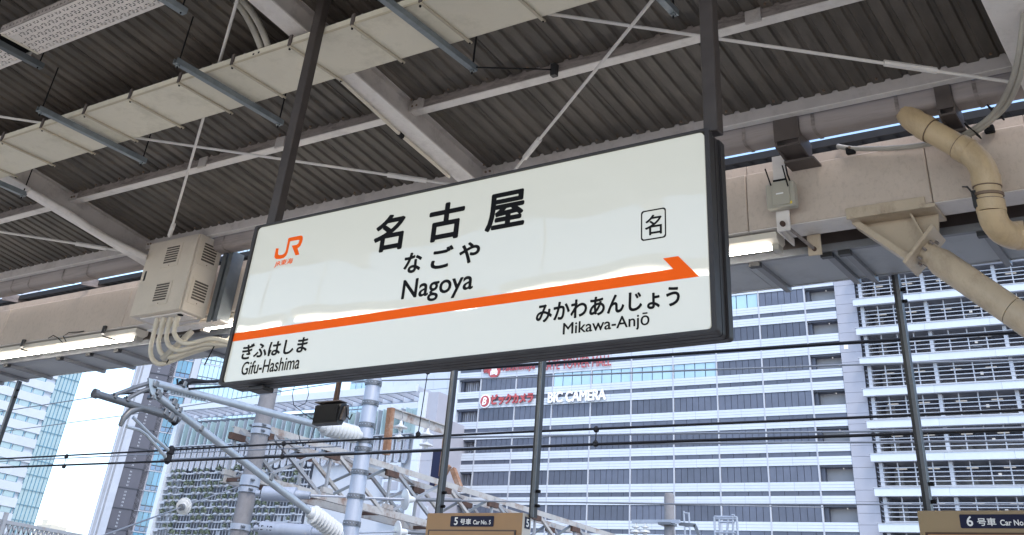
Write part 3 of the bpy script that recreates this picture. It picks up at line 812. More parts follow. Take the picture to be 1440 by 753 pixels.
# ------------------------------------------------------------------ knee brace and its bracket
BY = 6.31
kb = thing('knee_brace', 'cream tubular knee brace bolted to a ribbed bracket under the right girder', 'brace', P(1265, 318, BY))
def Bp(x, y, dy=0): 
    q = P(x, y, BY); return Vector((q.x, BY+dy, q.z))
zt = GB-.006
pl = [Bp(1206, 316), Bp(1320, 301), Bp(1320, 328), Bp(1288, 371)]
pl[0].z = pl[1].z = zt-.02
MB().prism(pl, (0, .016, 0)).build('gusset', 'cream_brace', kb)
boxpart('top_plate', (Bp(1202,310).x, GF-.012, GB-.03), (Bp(1323,300).x, GK+.03, GB-.0055), 'cream_brace', kb, .003)
boxpart('face_plate', (Bp(1198,306).x, GF-.014, GB-.03), (Bp(1310,300).x, GF-.001, GB+.045), 'cream_brace', kb, .003)
a, b = Bp(1205, 316), Bp(1289, 372)
MB().bar(a, b, .13, .04, (0, 0, 1)).build('lower_flange', 'cream_brace', kb)
MB().bar(Bp(1283, 303, -.035), Bp(1308, 345, -.035), .07, .012, (1, 0, 0)).build('stiffener', 'cream_brace', kb)
t0, t1 = Bp(1300, 353), Bp(1470, 470)
td = (t1-t0).normalized(); side = Vector((0, 1, 0)); tn = td.cross(side).normalized()
MB().cbox(t0, td, side, tn, .011, .13, .145, .003).build('end_plate', 'cream_brace', kb)
MB().tube(t0 + td*.011, t0 + td*.09, .07, 18).build('stub', 'cream_brace', kb, smooth=True)
for i in range(8):
    an = i*math.pi/4; o = t0 + td*.03 + side*(.085*math.cos(an)) + tn*(.085*math.sin(an))
    MB().tube(o - td*.012, o + td*.012, .010, 6).build('bolt', 'steel_dirty', kb)
e1 = t0 + td*.09
MB().path([e1 - td*.01, e1 + td*.03, e1 + td*.50], [.075, .087, .087], 20).build('tube_length', 'cream_brace', kb, smooth=True)
MB().path([e1 + td*.504, e1 + td*.80, e1 + td*.83], [.087, .087, .075], 20).build('tube_length', 'cream_brace', kb, smooth=True)
for i in range(10):
    an = i*math.pi/5; o = e1 + td*.85 + side*(.075*math.cos(an)) + tn*(.075*math.sin(an))
    MB().tube(o - td*.02, o + td*.05, .011, 6).build('bolt', 'bolt', kb)
MB().tube(e1 + td*.83, e1 + td*.90, .06, 14).build('joint', 'steel_dirty', kb)
MB().tube(e1 + td*.90, e1 + td*2.4, .089, 20).build('tube_length', 'cream_brace', kb, smooth=True)
for px, py in ((1250, 306), (1303, 298), (1207, 312)):
    q = Bp(px, py, -.12); MB().tube(q, q+Vector((0,0,-.02)), .014, 8).build('bolt', 'cream_brace', kb)
# column the brace and rafter stand on, right of the view
MB().box((3.3, 6.15, 0), (3.7, 6.55, 4.24), .01).build('column', 'cream_beam', cano)
for x in (-17.3, -38): MB().box((x, 6.15, 0), (x+.4, 6.55, 4.24), .01).build('column', 'cream_beam', cano)

# ------------------------------------------------------------------ conduits over the girder at right
for i, off in enumerate((0, 9)):
    t = thing('bent_conduit', ['left of two grey conduits curving down to the girder top at right', 'right of two grey conduits curving down to the girder top at right'][i], 'conduit', P(1400, 160, 6.05), group='bent conduits at the right rafter')
    pts = [P(1440+off, 20, 5.2), P(1433+off, 75, 5.4), P(1423+off, 115, 5.62), P(1407+off, 147, 5.86), P(1389+off*.7, 168, 5.98), P(1366+off*.7, 184+off*.2, 6.06), P(1345, 193+off*.2, 6.12)]
    if i == 0:
        pts += [P(1315, 201, 6.15), P(1275, 207, 6.17), P(1230, 209.5, 6.17), P(1196, 209, 6.18), P(1178, 206, 6.20)]
    s_ = []
    for a in range(len(pts)-1):
        p0, p1, p2, p3 = pts[max(a-1,0)], pts[a], pts[a+1], pts[min(a+2, len(pts)-1)]
        for k in range(4):
            u = k/4; s_.append(.5*((2*p1) + (p2-p0)*u + (2*p0-5*p1+4*p2-p3)*u*u + (3*p1-p0-3*p2+p3)*u**3))
    s_.append(pts[-1])
    MB().path(s_, .017, 10).build('pipe', 'pipe_grey', t, smooth=True)
    if i == 0:
        for px, py in ((1397, 160), (1365, 186)):
            q = P(px, py, 6.07); MB().bar(q+Vector((-.02,-.01,.05)), q+Vector((.05,-.01,-.05)), .05, .008).build('tie', 'black', t)
for px, py in ((1196, 211), (1391, 181)):
    q = P(px, py, 6.18)
    t = thing('conduit_clip', 'black conduit clip on the girder edge near the access box' if px < 1300 else 'black conduit clip on the girder edge beside the bent conduits', 'clip', q, group='conduit clips')
    MB().box((q.x-.03, 6.165, q.z-.03), (q.x+.03, 6.198, q.z+.02), .005).build('saddle', 'black', t)
    MB().tube((q.x, 6.16, q.z+.01), (q.x, 6.198, q.z+.01), .01, 6).build('screw', 'bolt', t)

# ------------------------------------------------------------------ car number signs hung at the platform edge
def car_sign(xa, num, body, label):
    YF = 7.10; W_, H_, D_ = .925, .5, .115; zt = 2.69
    t = thing('car_number_sign', label, 'sign', (xa+W_/2, YF+.05, zt-H_), group='car number signs at the platform edge')
    bx = MB().box((xa, YF, zt-H_), (xa+W_, YF+D_-.012, zt), .004).build('box', body, t)
    boxpart('side_panel', (xa+W_+.0005, YF+.004, zt-H_), (xa+W_+.006, YF+D_, zt), 'sign_cream', t)
    x0 = xa + .245; 
    pn = MB().prism([(x, YF-.004, z) for x, z in rrect(x0, x0+.42, zt-.095, zt-.022, .008, 3)], (0, .003, 0)).build('number_plate', 'navy', t)
    up, rt_ = (0,0,1), (1,0,0)
    lettering('numeral', num, 'white_print', pn, (x0+.038, YF-.0045, zt-.085), rt_, up, .036, .054, .02, .0006)
    lettering('kanji_lettering', '号車', 'white_print', pn, (x0+.098, YF-.0045, zt-.083), rt_, up, .105, .042, .02, .0006)
    lettering('roman_lettering', 'Car No. '+num, 'white_print', pn, (x0+.225, YF-.0045, zt-.081), rt_, up, .168, .031, .022, .0006)
    fr = boxpart('display_frame', (xa+.035, YF-.010, zt-.40), (xa+W_-.045, YF-.001, zt-.118), 'led', t)
    boxpart('display', (xa+.05, YF-.012, zt-.385), (xa+W_-.06, YF-.0105, zt-.128), 'sign_brown', fr)
    # numeral on the end
    ye = xa + W_ + .0065
    sp = boxpart('end_plate', (ye, YF+.028, zt-.10), (ye+.003, YF+.098, zt-.022), 'navy', t)
    lettering('numeral', num, 'white_print', sp, (ye+.0035, YF+.045, zt-.088), (0,1,0), up, .036, .054, .02, .0006)
    for x, yy in ((xa+.05, YF+.06), (xa+W_+.03, YF+.075)):
        po = boxpart('hanger_post', (x-.024, yy, zt-.02), (x+.024, yy+.045, 4.176), 'dark_metal', t)
        boxpart('post_web', (x+.0, yy-.012, zt-.02), (x+.024, yy-.0005, 4.176), 'mast_band', po)
        for k in (.06, .16, 1.30, 1.38):
            MB().tube((x+.02, yy+.02, zt+k), (x+.055, yy+.02, zt+k), .012, 6).build('bolt', 'black', po)
car_sign(-.8161*7.10, '5', 'sign_brown', 'brown car number sign reading 5 hung from two dark posts')
car_sign(-.2737*7.10, '6', 'sign_tan', 'tan car number sign reading 6 cut off at the lower right corner')
x4 = -1.7616*7.13
car_sign(x4-.955, '4', 'sign_brown', 'car number sign at the left edge of which only one post shows')

# ------------------------------------------------------------------ small floodlight under the eave
fx0, fx1 = P(444, 578, 7.10).x, P(479, 575, 7.10).x
fz0, fz1 = P(465, 596, 7.10).z, P(465, 568.5, 7.10).z
fl = thing('floodlight', 'small black box floodlight on a rusty post below the sign', 'floodlight', ((fx0+fx1)/2, 7.2, fz0))
mb = MB()
mb.prism([(fx0, 7.08, fz0), (fx0, 7.10, fz1), (fx0, 7.17, fz1+.012), (fx0, 7.19, fz0+.08), (fx0, 7.15, fz0-.005)], (fx1-fx0, 0, 0)).build('case', 'dark_metal', fl)
boxpart('glass', (fx0+.012, 7.072, fz0+.014), (fx1-.012, 7.079, fz1-.012), 'black', fl)
boxpart('hood', (fx0-.005, 7.07, fz1+.014), (fx1+.005, 7.17, fz1+.022), 'taupe', fl)
MB().prism([(fx1+.004, 7.10, fz0+.03), (fx1+.004, 7.13, fz1-.02), (fx1+.004, 7.17, fz1), (fx1+.004, 7.19, fz0+.10), (fx1+.004, 7.15, fz0+.03)], (.025, 0, 0)).build('bracket', 'taupe', fl)
MB().path([(fx1+.04, 7.13, fz1-.03), (fx1+.04, 7.15, fz1-.1), (fx1+.04, 7.20, fz1-.12), (fx1+.04, 7.22, fz1-.07)], .006, 6).build('hook', 'black', fl)
xm = P(475, 545, 7.16).x
boxpart('post', (xm-.022, 7.15, fz1+.01), (xm+.022, 7.18, 4.176), 'rust', fl)

# ------------------------------------------------------------------ overhead line
WY = 9.5
def wire(pts, Y, r, m, label, name='overhead_wire', ext=True):
    ps = [P(x, y, Y) for x, y in pts]
    if ext:
        ps = [ps[0] + (ps[0]-ps[1]).normalized()*6] + ps + [ps[-1] + (ps[-1]-ps[-2]).normalized()*8]
    o = MB().path(ps, r, 6).build(name, m, None, smooth=True)
    return setp(o, label, 'wire', 'wires over the tracks')
wire([(0,657.6),(240,648.8),(480,639.4),(720,629.5),(960,620.6),(1200,613.0),(1440,604.4)], WY, .014, 'wire', 'lowest thick black contact wire crossing from the steady arms')
wire([(0,645.7),(240,633.2),(480,620),(720,608.4),(960,598.1),(1200,587.7),(1440,576.8)], WY, .012, 'wire', 'black wire just above the contact wire, carrying the clamps')
wire([(620,522),(960,497.7),(1200,482),(1440,467)], WY, .016, 'wire', 'topmost thick black wire passing below the sign corner')
wire([(0,649.1),(240,637.9),(480,628)], 11.5, .009, 'wire_grey', 'thin grey wire between the two black wires at left', ext=False)
wire([(0,607.8),(175,584.5),(255,572.6),(472,539)], 12.6, .008, 'wire_grey', 'thin grey wire climbing behind the concrete pole', ext=False)
wire([(0,579.3),(139,557.6),(200,548)], 10.2, .008, 'wire_grey', 'thin wire reaching the tip of the bracket arm', ext=False)
wire([(480,536.6),(720,531.6),(960,521.6),(1200,513.2),(1440,506)], 13.6, .013, 'wire_grey', 'grey wire crossing the lettered facade near its top')
wire([(745,613.6),(960,609.8),(1200,607.4),(1440,602)], 13.6, .015, 'wire_grey', 'upper of two grey wires between the black wires at right')
wire([(560,634),(745,627),(960,623.7),(1200,622.3),(1440,620)], 13.6, .014, 'wire_grey', 'lower of two grey wires below the contact wire at right')
wire([(700,705.5),(960,709),(1200,709.6),(1440,710)], 17, .012, 'wire_grey', 'lone grey wire low across the white facade')
def dropper(a, b, label, Y=WY, blob=True):
    A, B = P(*a, Y), P(*b, Y)
    t = thing('wire_dropper', label, 'dropper', B, group='droppers on the wires')
    MB().tube(A, B, .006, 6).build('rod', 'wire', t)
    for q, s in ((A, 1), (B, 1)):
        MB().lathe(q - Vector((0,0,.05)), (0,0,1), [(.02,.012),(.03,.028),(.06,.03),(.08,.012)], 8).build('clamp', 'wire', t)
dropper((601.5, 523), (588, 611), 'long dropper from below the sign to the black wire')
dropper((838.5, 604), (837.5, 624), 'short dropper on the black wires in front of the lettered facade')
dropper((93.5, 642), (90, 656), 'short dropper on the black wires at the left edge')
dropper((399, 624), (397, 642), 'short dropper on the black wires beside the concrete pole')

# catenary mast of white steel tube
MX, MY = -12.30, 13.24
ms = thing('steel_mast', 'white round steel mast with grey bolted bands behind the floodlight', 'mast', (MX, MY, -1.3))
MB().path([(MX, MY, -1.3), (MX, MY, 5.66), (MX, MY, 5.70)], [.135, .128, .11], 24).build('tube', 'mast_white', ms, smooth=True)
for px, py in ((524, 540), (519, 568), (514, 599), (511, 621), (509, 633), (505, 665), (500, 699), (494, 737)):
    z = P(px, py, MY).z
    b = MB().tube((MX, MY, z-.035), (MX, MY, z+.035), .142, 24).build('band', 'mast_band', ms, smooth=True)
    for k in range(10):
        a = math.pi*(k/9) + math.pi*.9
        MB().tube((MX+.14*math.cos(a), MY+.14*math.sin(a), z), (MX+.155*math.cos(a), MY+.155*math.sin(a), z), .008, 5).build('rivet', 'mast_white', b)
    MB().box((MX+.13, MY-.05, z-.02), (MX+.2, MY-.02, z+.02)).build('band_lug', 'mast_band', b)
# bracket arms of the mast, in the plane across the track
def X(px, py, dx=0.0):
    q = PX(px, py, MX); q.x += dx; return q
ca = thing('cantilever_arm', 'grey tubular overhead line bracket reaching left from the mast to the wires', 'bracket', X(447, 598))
MB().tube(X(449, 598.5), X(214, 538.5), .05, 14).build('top_tube', 'cat_tube', ca, smooth=True)
MB().tube(X(434, 719), X(221, 557), .05, 14).build('stay_tube', 'cat_tube', ca, smooth=True)
def insulator(a, b, n, r, name='insulator'):
    a, b = Vector(a), Vector(b); L = (b-a).length; pr = [(0, r*.45), (L*.04, r*.62), (L*.10, r*.62)]
    for i in range(n):
        s = L*(.10 + .8*i/n); d = L*.8/n
        pr += [(s+d*.05, r*.6), (s+d*.42, r*.98), (s+d*.55, r), (s+d*.68, r*.95), (s+d*.9, r*.6)]
    pr += [(L*.91, r*.66), (L, r*.5)]
    MB().lathe(a, b-a, pr, 16).build(name, 'porcelain', ca, smooth=True)
ti, bi = X(449, 598.5), X(434, 719)
tdir = (X(449, 598.5)-X(300, 560.5)).normalized(); bdir = (X(434, 719)-X(300, 617)).normalized()
insulator(ti, ti + tdir*.96, 9, .135)
insulator(bi, bi + bdir*.80, 9, .135)
MB().tube(ti + tdir*.94, Vector((MX, MY, (ti+tdir*1.1).z)), .045, 8).build('socket', 'cat_tube', ca)
MB().tube(bi + bdir*.78, Vector((MX, MY, (bi+bdir*1.0).z)), .045, 8).build('socket', 'cat_tube', ca)
MB().tube(X(133, 553.5), X(252, 590), .045, 12).build('registration_tube', 'cat_dark', ca, smooth=True)
MB().tube(X(131.5, 553), X(137, 554.8), .058, 12).build('end_cap', 'cat_dark', ca)
MB().path([X(216, 537), X(190, 545), X(163, 555), X(159, 562)], .028, 8).build('link', 'cat_dark', ca, smooth=True)
MB().path([X(213, 545), X(196, 552), X(181, 560), X(176, 567)], .028, 8).build('link', 'cat_dark', ca, smooth=True)
MB().prism([X(207,532), X(226,537), X(228,551), X(219,563), X(211,557), X(208,545)], (.03, 0, 0)).build('apex_plate', 'cat_tube', ca)
MB().prism([X(234,553), X(292,566), X(290,560.5), X(236,547)], (.02, 0, 0)).build('slotted_flat', 'cat_tube', ca)
for k in range(12):
    q = X(240+4.2*k, 551.7+1.02*k, .03); MB().tube(q, q+Vector((.004,0,0)), .016, 6).build('slot', 'cat_dark', ca)
for px, py, s in ((217,541,.06),(220,552,.05),(222,557,.06),(243,566,.06),(246,572,.05),(231,580,.06),(238,585,.06),(243,590,.05),(251,577,.05),(212,559,.04),(178,562,.045),(160,558,.04),(257,541,.055),(281,603,.05),(379,671,.07)):
    d = (X(300,617)-X(221,557)).normalized()
    MB().cbox(X(px, py), d, Vector((1,0,0)), d.cross(Vector((1,0,0))), s*.55, .06, s*.75, .01).build('clamp', 'cat_dark', ca)
    MB().tube(X(px-2, py-5, .03), X(px-1, py+2, .03), .009, 5).build('clamp_bolt', 'wire', ca)
MB().path([X(226, 579), X(213, 575), X(196, 574), X(183, 579), X(174, 588), X(169, 599)], [.03,.04,.046,.046,.042,.03], 10).build('drop_bracket', 'cat_dark', ca, smooth=True)
MB().path([X(178, 600), X(196, 605), X(206, 612), X(237, 647)], .022, 8).build('steady_arm', 'cat_tube', ca, smooth=True)
MB().path([X(187, 587), X(212, 612), X(241, 637)], .022, 8).build('steady_arm', 'cat_tube', ca, smooth=True)
for px, py in ((236, 646), (240, 635), (246, 592)):
    MB().lathe(X(px, py)-Vector((0,0,.06)), (0,0,1), [(0,.02),(.03,.05),(.1,.05),(.13,.02)], 8).build('wire_clamp', 'wire', ca)
MB().path([X(245,592), X(234,612), X(231,622), X(240,635)], .005, 5).build('jumper', 'wire', ca)
MB().path([X(254,541), X(270,536), X(290,537), X(318,536)], [.05,.04,.022,.02], 8).build('feeder_lead', 'wire', ca)
for x_ in (250, 257, 264):
    MB().tube(X(x_, 546), X(x_-1, 533), .013, 5).build('lead_bolt', 'wire', ca)
for pts in ([(415,540),(411,555),(413,570),(425,580),(440,590),(444,602)], [(432,537),(434,555),(430,567),(420,572)], [(443,588),(425,592),(419,606),(422,620),(427,627),(437,618),(443,600)]):
    MB().path([X(*p) for p in pts], .006, 6).build('jumper', 'wire', ca, smooth=True)

# concrete pole with dead-end fittings
KX, KY = -15.0, 13.40
kp = thing('concrete_pole', 'speckled grey concrete pole left of the white mast', 'pole', (KX, KY, -1.3))
MB().path([(KX, KY, -1.3), (KX, KY, 8.6)], .165, 24, r2=.145).build('shaft', 'pole_concrete', kp, smooth=True)
for py, h in ((600, .05), (608, .09), (677, .16), (690, .08), (742, .09)):
    px = 379 - (py-546)*.207; z = P(px, py, KY).z
    b = MB().tube((KX, KY, z-h/2), (KX, KY, z+h/2), .175, 24).build('band', 'mast_white', kp, smooth=True)
    for sx_ in (-.16, .17):
        MB().tube((KX+sx_, KY-.14, z), (KX+sx_, KY-.06, z), .02, 6).build('band_bolt', 'mast_band', b)
def dead_end(a, b, c, d, lab, Yb, Yd):
    A, B, Cc, D = P(*a, KY-.1), P(*b, KY+.3), P(*c, Yb), P(*d, Yd)
    t = thing('strain_insulator', lab, 'insulator', A, group='dead-end insulators on the concrete pole')
    u = (B-A).normalized()
    MB().path([A, A+u*.12, A+u*.121, B-u*.10, B-u*.099, B+u*.15], [.05,.05,.115,.115,.075,.055], 14).build('tension_cylinder', 'mast_white', t, smooth=True)
    lettering('numeral', '15-10', 'wire', t, A+u*.16+Vector((0,-.117,-.03)), u, (0,0,1), .26, .07, .03, .001)
    MB().tube(B+u*.15, Cc, .018, 6).build('rod', 'mast_white', t)
    ax = (D-Cc).normalized()
    MB().lathe(Cc, ax, [(-.02,.03),(-.015,.12),(0,.17),(.02,.17),(.03,.1),(.035,.13),(.05,.12),(.06,.06),(.16,.05),(.2,.03)], 18).build('disc', 'porcelain', t, smooth=True)
    MB().tube(Cc+ax*.15, D, .03, 8).build('tail', 'mast_band', t)
    MB().tube(D, D+ax*9, .012, 6).build('span_wire', 'wire_grey', t)
dead_end((360,694), (424,696.5), (569,702.5), (648,704), 'upper of two numbered grey cylinders on the concrete pole, with disc', 15.2, 16.2)
dead_end((358,743), (448,750), (558,748), (640,752), 'lower of two numbered grey cylinders on the concrete pole, at bottom edge', 15.2, 16.2)
a, b = P(337, 684, 13.25), P(110, 766, 8.2)
t = thing('stay_wire', 'thin stay wire with a white disc left of the concrete pole', 'wire', a)
MB().tube(a, b, .010, 6).build('strand', 'wire_grey', t)
ax = (b-a).normalized(); c = min((a + (b-a)*(k/200) for k in range(200)), key=lambda q: abs(720 + FPX*(ROT.transposed() @ (q-CAM)).x/-(ROT.transposed() @ (q-CAM)).z - 258))
MB().lathe(c-ax*.08, ax, [(-.12,.03),(-.02,.05),(0,.09),(.03,.115),(.055,.115),(.06,.09),(.07,.085),(.075,.05),(.10,.045)], 18).build('disc', 'porcelain', t, smooth=True)
MB().tube(c+ax*.0, c+ax*.10, .045, 12).build('hub', 'mast_band', t, smooth=True)

# lattice gantry beam across the tracks
tg = thing('lattice_gantry', 'rust streaked lattice gantry beam running back from the concrete pole', 'gantry', (KX, KY, 4.2))
TT, TB_, y0g, y1g = 5.10, 4.18, 13.4, 33.0
XS = (KX, KX-.75)
for x in XS:
    for z in (TT, TB_):
        mb = MB(); s = -1 if z == TT else 1
        mb.box((x-.045, y0g, z-.012), (x+.045, y1g, z)); mb.box((x+.033, y0g, z+(-.11 if s < 0 else .0)), (x+.045, y1g, z-.012 if s < 0 else z+.11))
        mb.build('chord', 'truss', tg)
    n = 11; dl = (y1g-y0g)/n
    for i in range(n):
        ya, yb = y0g + i*dl, y0g + (i+1)*dl
        MB().bar((x, ya+.1, TT-.05), (x, ya+.1, TB_+.05), .05, .05).build('vertical', 'truss_grey', tg)
        MB().bar((x+.02, ya+.12, TT-.05), (x+.02, yb-.05, TB_+.06), .06, .06).build('diagonal', 'truss' if i % 2 else 'truss_grey', tg)
        MB().bar((x-.03, yb+.05, TT-.06), (x-.03, ya+.2, TB_+.06), .045, .045).build('diagonal', 'cat_dark' if i % 2 else 'truss_grey', tg)
        MB().box((x-.02, ya-.06, TT-.22), (x+.055, ya+.30, TT-.112)).build('gusset', 'rust', tg)
        MB().box((x-.02, ya-.02, TB_+.112), (x+.055, ya+.26, TB_+.2)).build('gusset', 'truss', tg)
        if x == KX: MB().bar((XS[0], ya+.1, TT-.06), (XS[1], yb, TT-.06), .05, .05).build('cross_tie', 'truss', tg)
        if x == KX: MB().bar((XS[0], ya+.1, TB_+.04), (XS[1], ya+.1, TB_+.04), .06, .06).build('cross_tie', 'rust', tg)
MB().box((KX-.8, 13.9, TB_-.05), (KX+.05, 14.5, TB_+.02)).build('gusset', 'rust', tg)
# rusty frame with hanging insulators on the gantry
rf = thing('insulator_frame', 'small rusty steel frame with hanging white insulators above the gantry', 'frame', PX(543, 640, KX))
fa, fb, fc = PX(550, 574, KX), PX(543, 640, KX), PX(628, 600, KX)
MB().bar(fb, fa, .12, .12, (0,1,0)).build('post', 'rust_paint', rf)
mb = MB(); mb.bar(fa, fc, .10, .02); mb.bar(fa-Vector((0,0,.09)), fc-Vector((0,0,.09)), .02, .16); mb.build('beam', 'truss', rf)
MB().bar(fc, fc-Vector((0,0,1.0)), .08, .08, (0,1,0)).build('post', 'rust_paint', rf)
MB().bar(PX(556, 580, KX), PX(551, 588, KX), .03, .03).build('gusset', 'truss', rf)
for px, py in ((561, 588), (598.5, 599)):
    q = PX(px, py, KX); q.x += .08
    s = MB().path([q+Vector((0,0,.12)), q+Vector((0,.03,.0)), q+Vector((0,0,-.1))], .012, 6).build('hook', 'truss_grey', rf)
    for k in range(2):
        MB().lathe(q+Vector((0,0,-.12-.2*k)), (0,0,-1), [(-.06,.02),(0,.04),(.03,.07),(.06,.15),(.08,.15),(.09,.05),(.14,.04)], 14).build('insulator', 'porcelain', rf, smooth=True)
# second column of a far portal behind post: dark panel and legs near the car sign
ql = thing('portal_leg', 'rusty bracing legs of a portal beside the car number sign post', 'portal', P(640, 690, 21))
MB().bar(P(632, 655, 21), P(612, 690, 21), .10, .10).build('leg', 'rust_paint', ql)
MB().bar(P(637, 660, 21), P(648, 690, 21), .12, .12).build('leg', 'rust_paint', ql)
MB().prism([P(609,636,21.2), P(625,633,21.2), P(618,672,21.2), P(603,690,21.2)], (0,.1,0)).build('panel', 'navy', ql)
for px in (690, 780, 850):
    pass
# short concrete pole with cross arm, bottom right of centre
qx, qy = -.5115*24, 24.0
sp = thing('short_concrete_pole', 'short concrete pole with insulator arm in front of the white facade', 'pole', (qx, qy, -1.3))
zt_ = P(941, 694, qy).z
MB().path([(qx, qy, -1.3), (qx, qy, zt_-.05), (qx, qy, zt_)], [.13, .12, .10], 18).build('shaft', 'pole_concrete', sp, smooth=True)
zz_ = P(915, 735, qy).z
MB().bar((P(893,735,qy).x, qy-.14, zz_), (P(960,735,qy).x, qy-.14, zz_), .06, .07).build('cross_arm', 'mast_white', sp)
MB().box((qx-.2, qy-.2, zz_-.07), (qx+.14, qy+.12, zz_-.02)).build('arm_band', 'mast_band', sp)
for px in (898, 911):
    xx = P(px, 742, qy).x
    MB().lathe((xx, qy-.14, zz_-.04), (0,0,-1), [(0,.03),(.05,.03),(.06,.09),(.09,.09),(.1,.04),(.14,.04),(.15,.12),(.19,.13),(.2,.05),(.3,.04)], 14).build('insulator', 'porcelain', sp, smooth=True)
MB().bar(P(955,737,qy), P(978,739,qy), .05, .07).build('cross_arm', 'mast_band', sp)
MB().bar(P(977,739,qy), P(986,760,qy), .05, .07).build('cross_arm', 'mast_band', sp)
# ladder and cage tops
def ladder(pts, lab, Y, rr=.025):
    t = thing('access_ladder', lab, 'ladder', P(*pts[0][0], Y), group='ladder tops at the bottom edge')
    for p, q in pts: MB().tube(P(*p, Y), P(*q, Y), rr, 6).build('stile' if abs(p[0]-q[0]) < 6 else 'rung', 'mast_white', t)
ladder([((961.5,719),(964,760)),((968.5,721),(971,760)),((961.5,721.5),(968.5,722.5)),((962.5,740),(970,741))], 'narrow ladder top right of the short concrete pole', 28)
ladder([((1004.5,727),(1006,760)),((1011.5,728),(1013,760)),((1036,727),(1038,760)),((1024.5,729),(1021,760)),((1031,726),(1031,760)),((1004.5,727),(1036,727.5)),((1006,729.5),(1036,730)),((1029,725),(1033,725)),((1012,734.5),(1033,735)),((1006,749),(1034,749.5))], 'caged ladder top with hoops near the bottom centre', 28, .03)
# gantry far left at the bottom edge
fg = thing('lattice_gantry', 'blue grey lattice gantry crossing the lower left corner', 'gantry', PX(60, 745, -42))
ga, gb = PX(-25, 731.5, -42), PX(150, 757.5, -42)
gz0 = PX(0, 756, -42).z
gb.z = ga.z = (ga.z+gb.z)/2
MB().bar(ga, gb, .12, .12).build('chord', 'truss_grey', fg)
MB().bar((ga.x, ga.y, gz0), (gb.x, gb.y, gz0), .12, .12).build('chord', 'truss_grey', fg)
n = 26
for i in range(n):
    a = ga.lerp(gb, i/n); b = ga.lerp(gb, (i+1)/n); a2 = Vector((a.x, a.y, gz0)); b2 = Vector((b.x, b.y, gz0))
    MB().bar(a, b2, .06, .06).build('diagonal', 'truss_grey', fg); MB().bar(a2, b, .06, .06).build('diagonal', 'truss_grey', fg)
pp = PX(3, 735, -42); MB().bar((pp.x+.1, pp.y, gz0-3), (pp.x+.1, pp.y, pp.z+.35), .14, .14, (0,1,0)).build('post', 'truss_grey', fg)

# ------------------------------------------------------------------ far buildings
class Fac:
    """frame of a facade: s along it, d out of it, z up"""
    def __init__(s, O, az):
        a = rad(az); s.O = Vector(O); s.ex = Vector((math.cos(a), math.sin(a), 0)); s.en = Vector((math.sin(a), -math.cos(a), 0)); s.ez = Vector((0,0,1))
    def F(s, u, d, z): return s.O + s.ex*u + s.en*d + s.ez*z
    def box(s, mb, u0, u1, d0, d1, z0, z1, c=0.0):
        return mb.cbox(s.F((u0+u1)/2, (d0+d1)/2, (z0+z1)/2), s.ex, s.en, s.ez, abs(u1-u0)/2, abs(d1-d0)/2, abs(z1-z0)/2, c)
    def part(s, name, u0, u1, d0, d1, z0, z1, m, parent, **kw):
        return s.box(MB(), u0, u1, d0, d1, z0, z1).build(name, m, parent, **kw)
    def local(s, name, m, boxes):
        """mesh of (u0,u1,d0,d1,z0,z1) boxes around the frame's zero, for shared pieces"""
        mb = MB()
        for b in boxes: s.box(mb, *b)
        return mb.mesh(name, m, s.O)
    def s_of(s, px, py):
        d = ray(px, py); t = (s.O - CAM).dot(s.en) / d.dot(s.en); q = CAM + d*t
        return (q - s.O).dot(s.ex), q.z

# --- store with dark window bands and lettering
fb = Fac((-4.358, 99.81, 0), 2.5)
st = thing('department_store', 'white banded store with dark window strips and red and white lettering', 'building', fb.F(-50, 0, -1.6))
BW, S0 = 4.777, -30.85
bays = [S0 - BW*k for k in range(9)]          # right end of every full bay, going left
TOP0 = 36.70; FH = 3.25
fb.part('core', S0-BW*8-.0, S0, -14, -.16, -1.6, TOP0+FH*2+1, 'b_dark_joint', st)
fb.part('core', -72.35, -27.8, -14, -1.1, -1.6, TOP0+FH*2+1, 'b_back', st)
n7 = 7; pw = (BW-.16)/n7
mdark = fb.local('dark_panels', 'b_dark', [(-BW+.08+pw*i+.025, -BW+.08+pw*(i+1)-.025, -.16, -.07, -1.34, -.02) for i in range(n7)])
mglass = fb.local('glass_panes', 'glass_blue', [(-BW+.08+(BW-.16)/4*i+.05, -BW+.08+(BW-.16)/4*(i+1)-.05, -.16, -.07, -1.34, -.02) for i in range(4)])
mthin = fb.local('dark_strip', 'b_dark', [(-BW+.08+pw*2*i+.02, -BW+.08+min(pw*2*(i+1), BW-.16)-.02, -.16, -.05, -2.49, -2.12) for i in range(4)])
def whites(w_, cols):
    bx = []
    for z0, z1, n in ((-2.11, -1.36, 3), (-3.24, -2.50, 3)):
        for r in range(n):
            for c in range(cols):
                bx.append((-w_+w_/cols*c+.012, -w_+w_/cols*(c+1)-.012, -.2, 0, z0+(z1-z0)/n*r+.012, z0+(z1-z0)/n*(r+1)-.012))
    return bx
mwhite = fb.local('white_panels', 'b_white', whites(BW, 2))
mjoint = fb.local('joint_backing', 'b_joint', [(-BW, 0, -.2, -.02, -2.11, -1.36), (-BW, 0, -.2, -.02, -3.24, -2.50)])
EW = 3.08
mwhiteE = fb.local('white_panels_end', 'b_white', whites(EW, 1) )
mjointE = fb.local('joint_backing_end', 'b_joint', [(-EW, 0, -.2, -.02, -2.11, -1.36), (-EW, 0, -.2, -.02, -3.24, -2.50), (-EW, 0, -1.1, -.2, -2.5, -2.3)])
mthinE = fb.local('dark_strip_end', 'b_dark', [(-EW+.05, -.05, -.3, -.08, -2.50, -2.11)])
mrec = fb.local('recess_side', 'b_dark', [(-EW+.0, -EW+.4, -1.08, -.5, -1.36, 0), (-EW, 0, -1.1, -.2, -.12, 0)])
